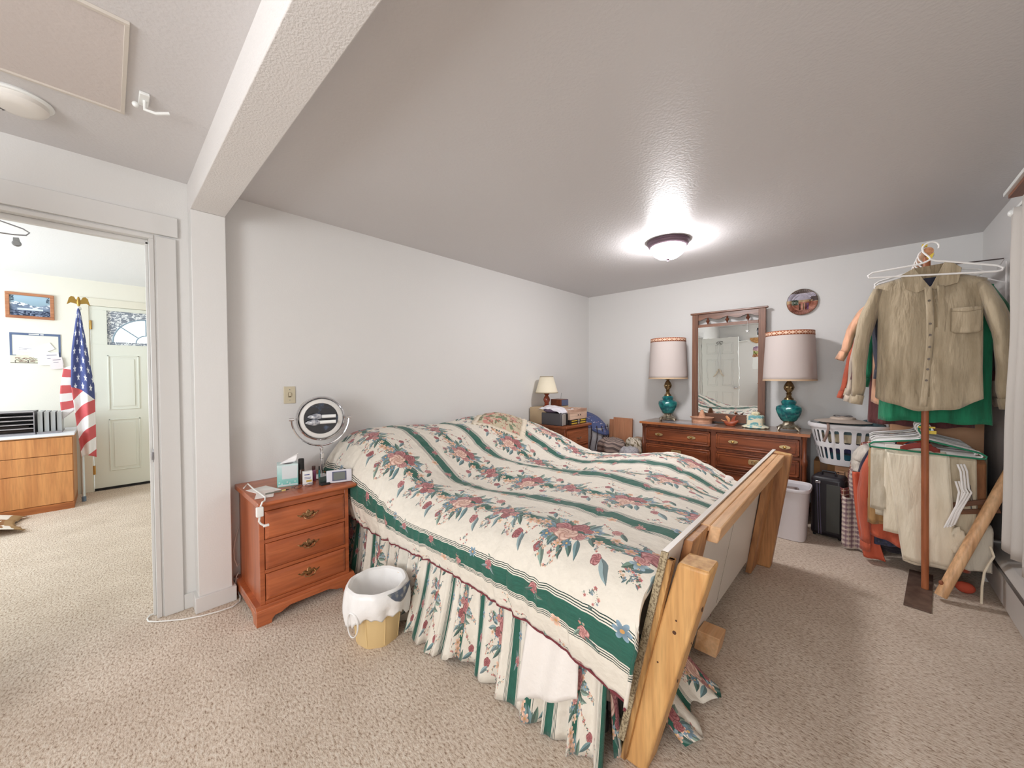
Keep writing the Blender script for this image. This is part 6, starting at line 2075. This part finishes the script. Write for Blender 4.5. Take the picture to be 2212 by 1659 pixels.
for k, (z, rx_, c, lab, nm) in enumerate(((.62, .60, (34, 92, 110), 'dark teal folded clothes lowest in the basket', 'folded_clothes'), (.705, .66, (54, 52, 92), 'navy folded clothes in the middle of the basket', 'folded_clothes'),
                                          (.79, .70, (206, 190, 160), 'cream folded clothes near the top of the basket', 'folded_clothes'), (.862, .78, (86, 110, 116), 'slate grey shirts heaped on top of the basket', 'folded_clothes'))):
    o = thing(nm, lab, 'clothes', (2.735, 4.30, z - .04))
    part('pile', B().grid(lambda u, v, z=z, rx_=rx_, k=k: tuple(Vector(brd(u * 2 * pi, rx_ * (1 + .04 * sin(u * 30)) * (1 if v < .5 else (1 - (v - .5) * 2)), (z - .04) + .075 * min(1, v * 2) + .010 * sin(u * 14 + k) * min(1, v * 2))) + Vector((2.735, 4.30, 0))), 60, 10, closeu=True), cloth_m('pile%d' % k, c, tuple(int(q * .7) for q in c), 14), o)
o = thing('denim_clothes', 'dark teal cloth bundle bulging at the right of the basket rim', 'clothes', (2.86, 4.26, .90))
part('fold', B().grid(lambda u, v: (2.78 + .18 * u, 4.18 + .16 * v, .905 + .045 * sin(pi * u) * sin(pi * v) + .008 * nz(u * 8, v * 8)), 16, 14), cloth_m('slate', (66, 92, 98), (44, 64, 72), 20), o, solid=.006)
o = thing('straw_hat', 'flat grey-tan woven sun hat lying on the laundry basket', 'hat', (2.70, 4.24, .925))
part('brim', B().lathe([(.07, .022), (.12, .014), (.175, .004), (.185, .0), (.18, -.003), (.10, .008)], (0, 0, 0), 48, flute=lambda a, z: .03 * cos(a * 2)), mat('hat_straw', (178, 164, 152), .85, bump=(90, .5, .003)), o, local=True)
part('crown', B().lathe([(.085, .020), (.080, .034), (.060, .040), (.03, .042), (0, .042)], (0, 0, 0), 36, cap=False), mat('hat_straw2', (190, 174, 160), .85, bump=(60, .8, .006)), o, local=True)
part('wire_coil', B().tube([((.050 + .012 * sin(t * 2.3)) * cos(t), (.040 + .01 * cos(t * 1.7)) * sin(t), .045 + .004 * sin(t * 3)) for t in [i * .3 for i in range(50)]], .0025, 6), steel_m, o, local=True)
o = thing('strap', 'brown cloth strap draped over the basket rim', 'strap', (2.62, 4.13, .9))
part('strap', B().tube([(2.60, 4.16, .915), (2.612, 4.105, .910), (2.615, 4.088, .87), (2.600, 4.095, .80), (2.585, 4.10, .76)], .010, 8, flat=.35), mat('taupe_cloth', (150, 126, 116), .8), o)
# suitcase
sc_ = thing('suitcase', 'black zipped suitcase standing upright beside the white bin', 'suitcase', (2.63, 4.02, 0), radians(-8))
blks = mat('suitcase_black', (30, 26, 32), .45, bump=(90, .3, .002))
part('shell', B().box(-.105, .105, -.10, .10, .012, .50), blks, sc_, .035, local=True, seg=4)
part('zip_track', B().tube([(-.045, -.102, .03), (-.052, -.103, .2), (-.06, -.103, .44)], .003, 6).tube([(-.030, -.102, .03), (-.037, -.103, .2), (-.045, -.103, .44)], .003, 6), mat('zip_silver', (150, 146, 176), .35, .7), sc_, local=True)
part('zip_slider', B().box(-.070, -.035, -.116, -.10, .44, .462), chrome_m, sc_, .003, local=True)
part('handle', B().tube([(-.045, -.02, .50), (-.04, -.02, .528), (.04, -.02, .528), (.045, -.02, .50)], .010, 8), blks, sc_, local=True)
part('grey_side_panel', B().box(.0, .085, -.104, -.10, .06, .44), mat('suit_grey', (66, 66, 62), .6), sc_, .004, local=True)
for (x_, y_) in ((-.08, -.07), (.08, -.07), (-.08, .07), (.08, .07)):
    part('wheel', B().lathe([(.012, -.008), (.014, 0), (.012, .008)], (x_, y_, .014), 12, axis='x'), black_m, sc_, local=True)
# white bin
wbn = thing('plastic_bin', 'white rounded plastic bin between bedpost and suitcase', 'bin', (2.40, 3.80, 0))


def bn(r, z, hx=.125, hy=.15):
    out = []
    for i in range(48):
        a = 2 * pi * i / 48
        c, s = cos(a), sin(a)
        out.append((r * hx * math.copysign(abs(c) ** .5, c), r * hy * math.copysign(abs(s) ** .5, s), z))
    return out


part('bin', B().rings([bn(.78, 0), bn(.82, .004), bn(.97, .395), bn(.975, .40), bn(.955, .40), bn(.80, .012), bn(.0001, .01)], True), mat('bin_white', (226, 222, 226), .35), wbn, local=True)
part('rim', B().rings([bn(.97, .390), bn(1.06, .398), bn(1.08, .414), bn(1.05, .424), bn(.98, .420), bn(.95, .40)], False), mat('bin_white', (226, 222, 226), .35), wbn, local=True)
o = thing('brown_cloth', 'taupe cloth lying inside the white bin', 'cloth', (2.38, 3.78, .36))
part('cloth', B().box(-.095, .075, -.10, .11, 0, .035, M=Matrix.Rotation(.1, 4, 'Z')), mat('taupe2', (136, 122, 118), .85, bump=(20, .6, .01)), o, .015, local=True)
part('cloth_fold', B().box(-.07, .05, -.11, .05, .030, .048, M=Matrix.Rotation(-.2, 4, 'Z')), mat('taupe2', (136, 122, 118), .85), o, .01, local=True)
o.location.z = .352
# large box behind the lower clothes
o = thing('cardboard_box', 'large cardboard box with green print behind the lower hangers', 'box', (3.20, 4.2, .70))
part('box', B().box(2.98, 3.43, 4.06, 4.44, .702, .985), kb, o, .003)
part('green_print', B().box(3.20, 3.30, 4.057, 4.0595, .79, .805).box(3.22, 3.31, 4.057, 4.0595, .765, .778), mat('green_print', (92, 124, 74), .8), o)
o = thing('storage_chest', 'dark storage trunk under the large cardboard box, hidden by clothes', 'trunk', (3.20, 4.3, 0))
part('body', B().box(3.0, 3.43, 4.12, 4.54, 0, .66), mat('trunk_dark', (40, 36, 34), .7), o, .006)
part('lid', B().box(2.99, 3.44, 4.11, 4.55, .66, .70), mat('trunk_dark', (40, 36, 34), .7), o, .006)
o = thing('terracotta_pot', 'small orange-brown clay pot behind the upper end of the lower rod', 'pot', (2.985, 4.12, .985))
part('pot', B().lathe([(.03, 0), (.045, .04), (.05, .07), (.054, .072), (.054, .085), (.045, .085), (.04, .02)], (0, 0, 0), 20), mat('terracotta', (186, 106, 62), .7), o, local=True)
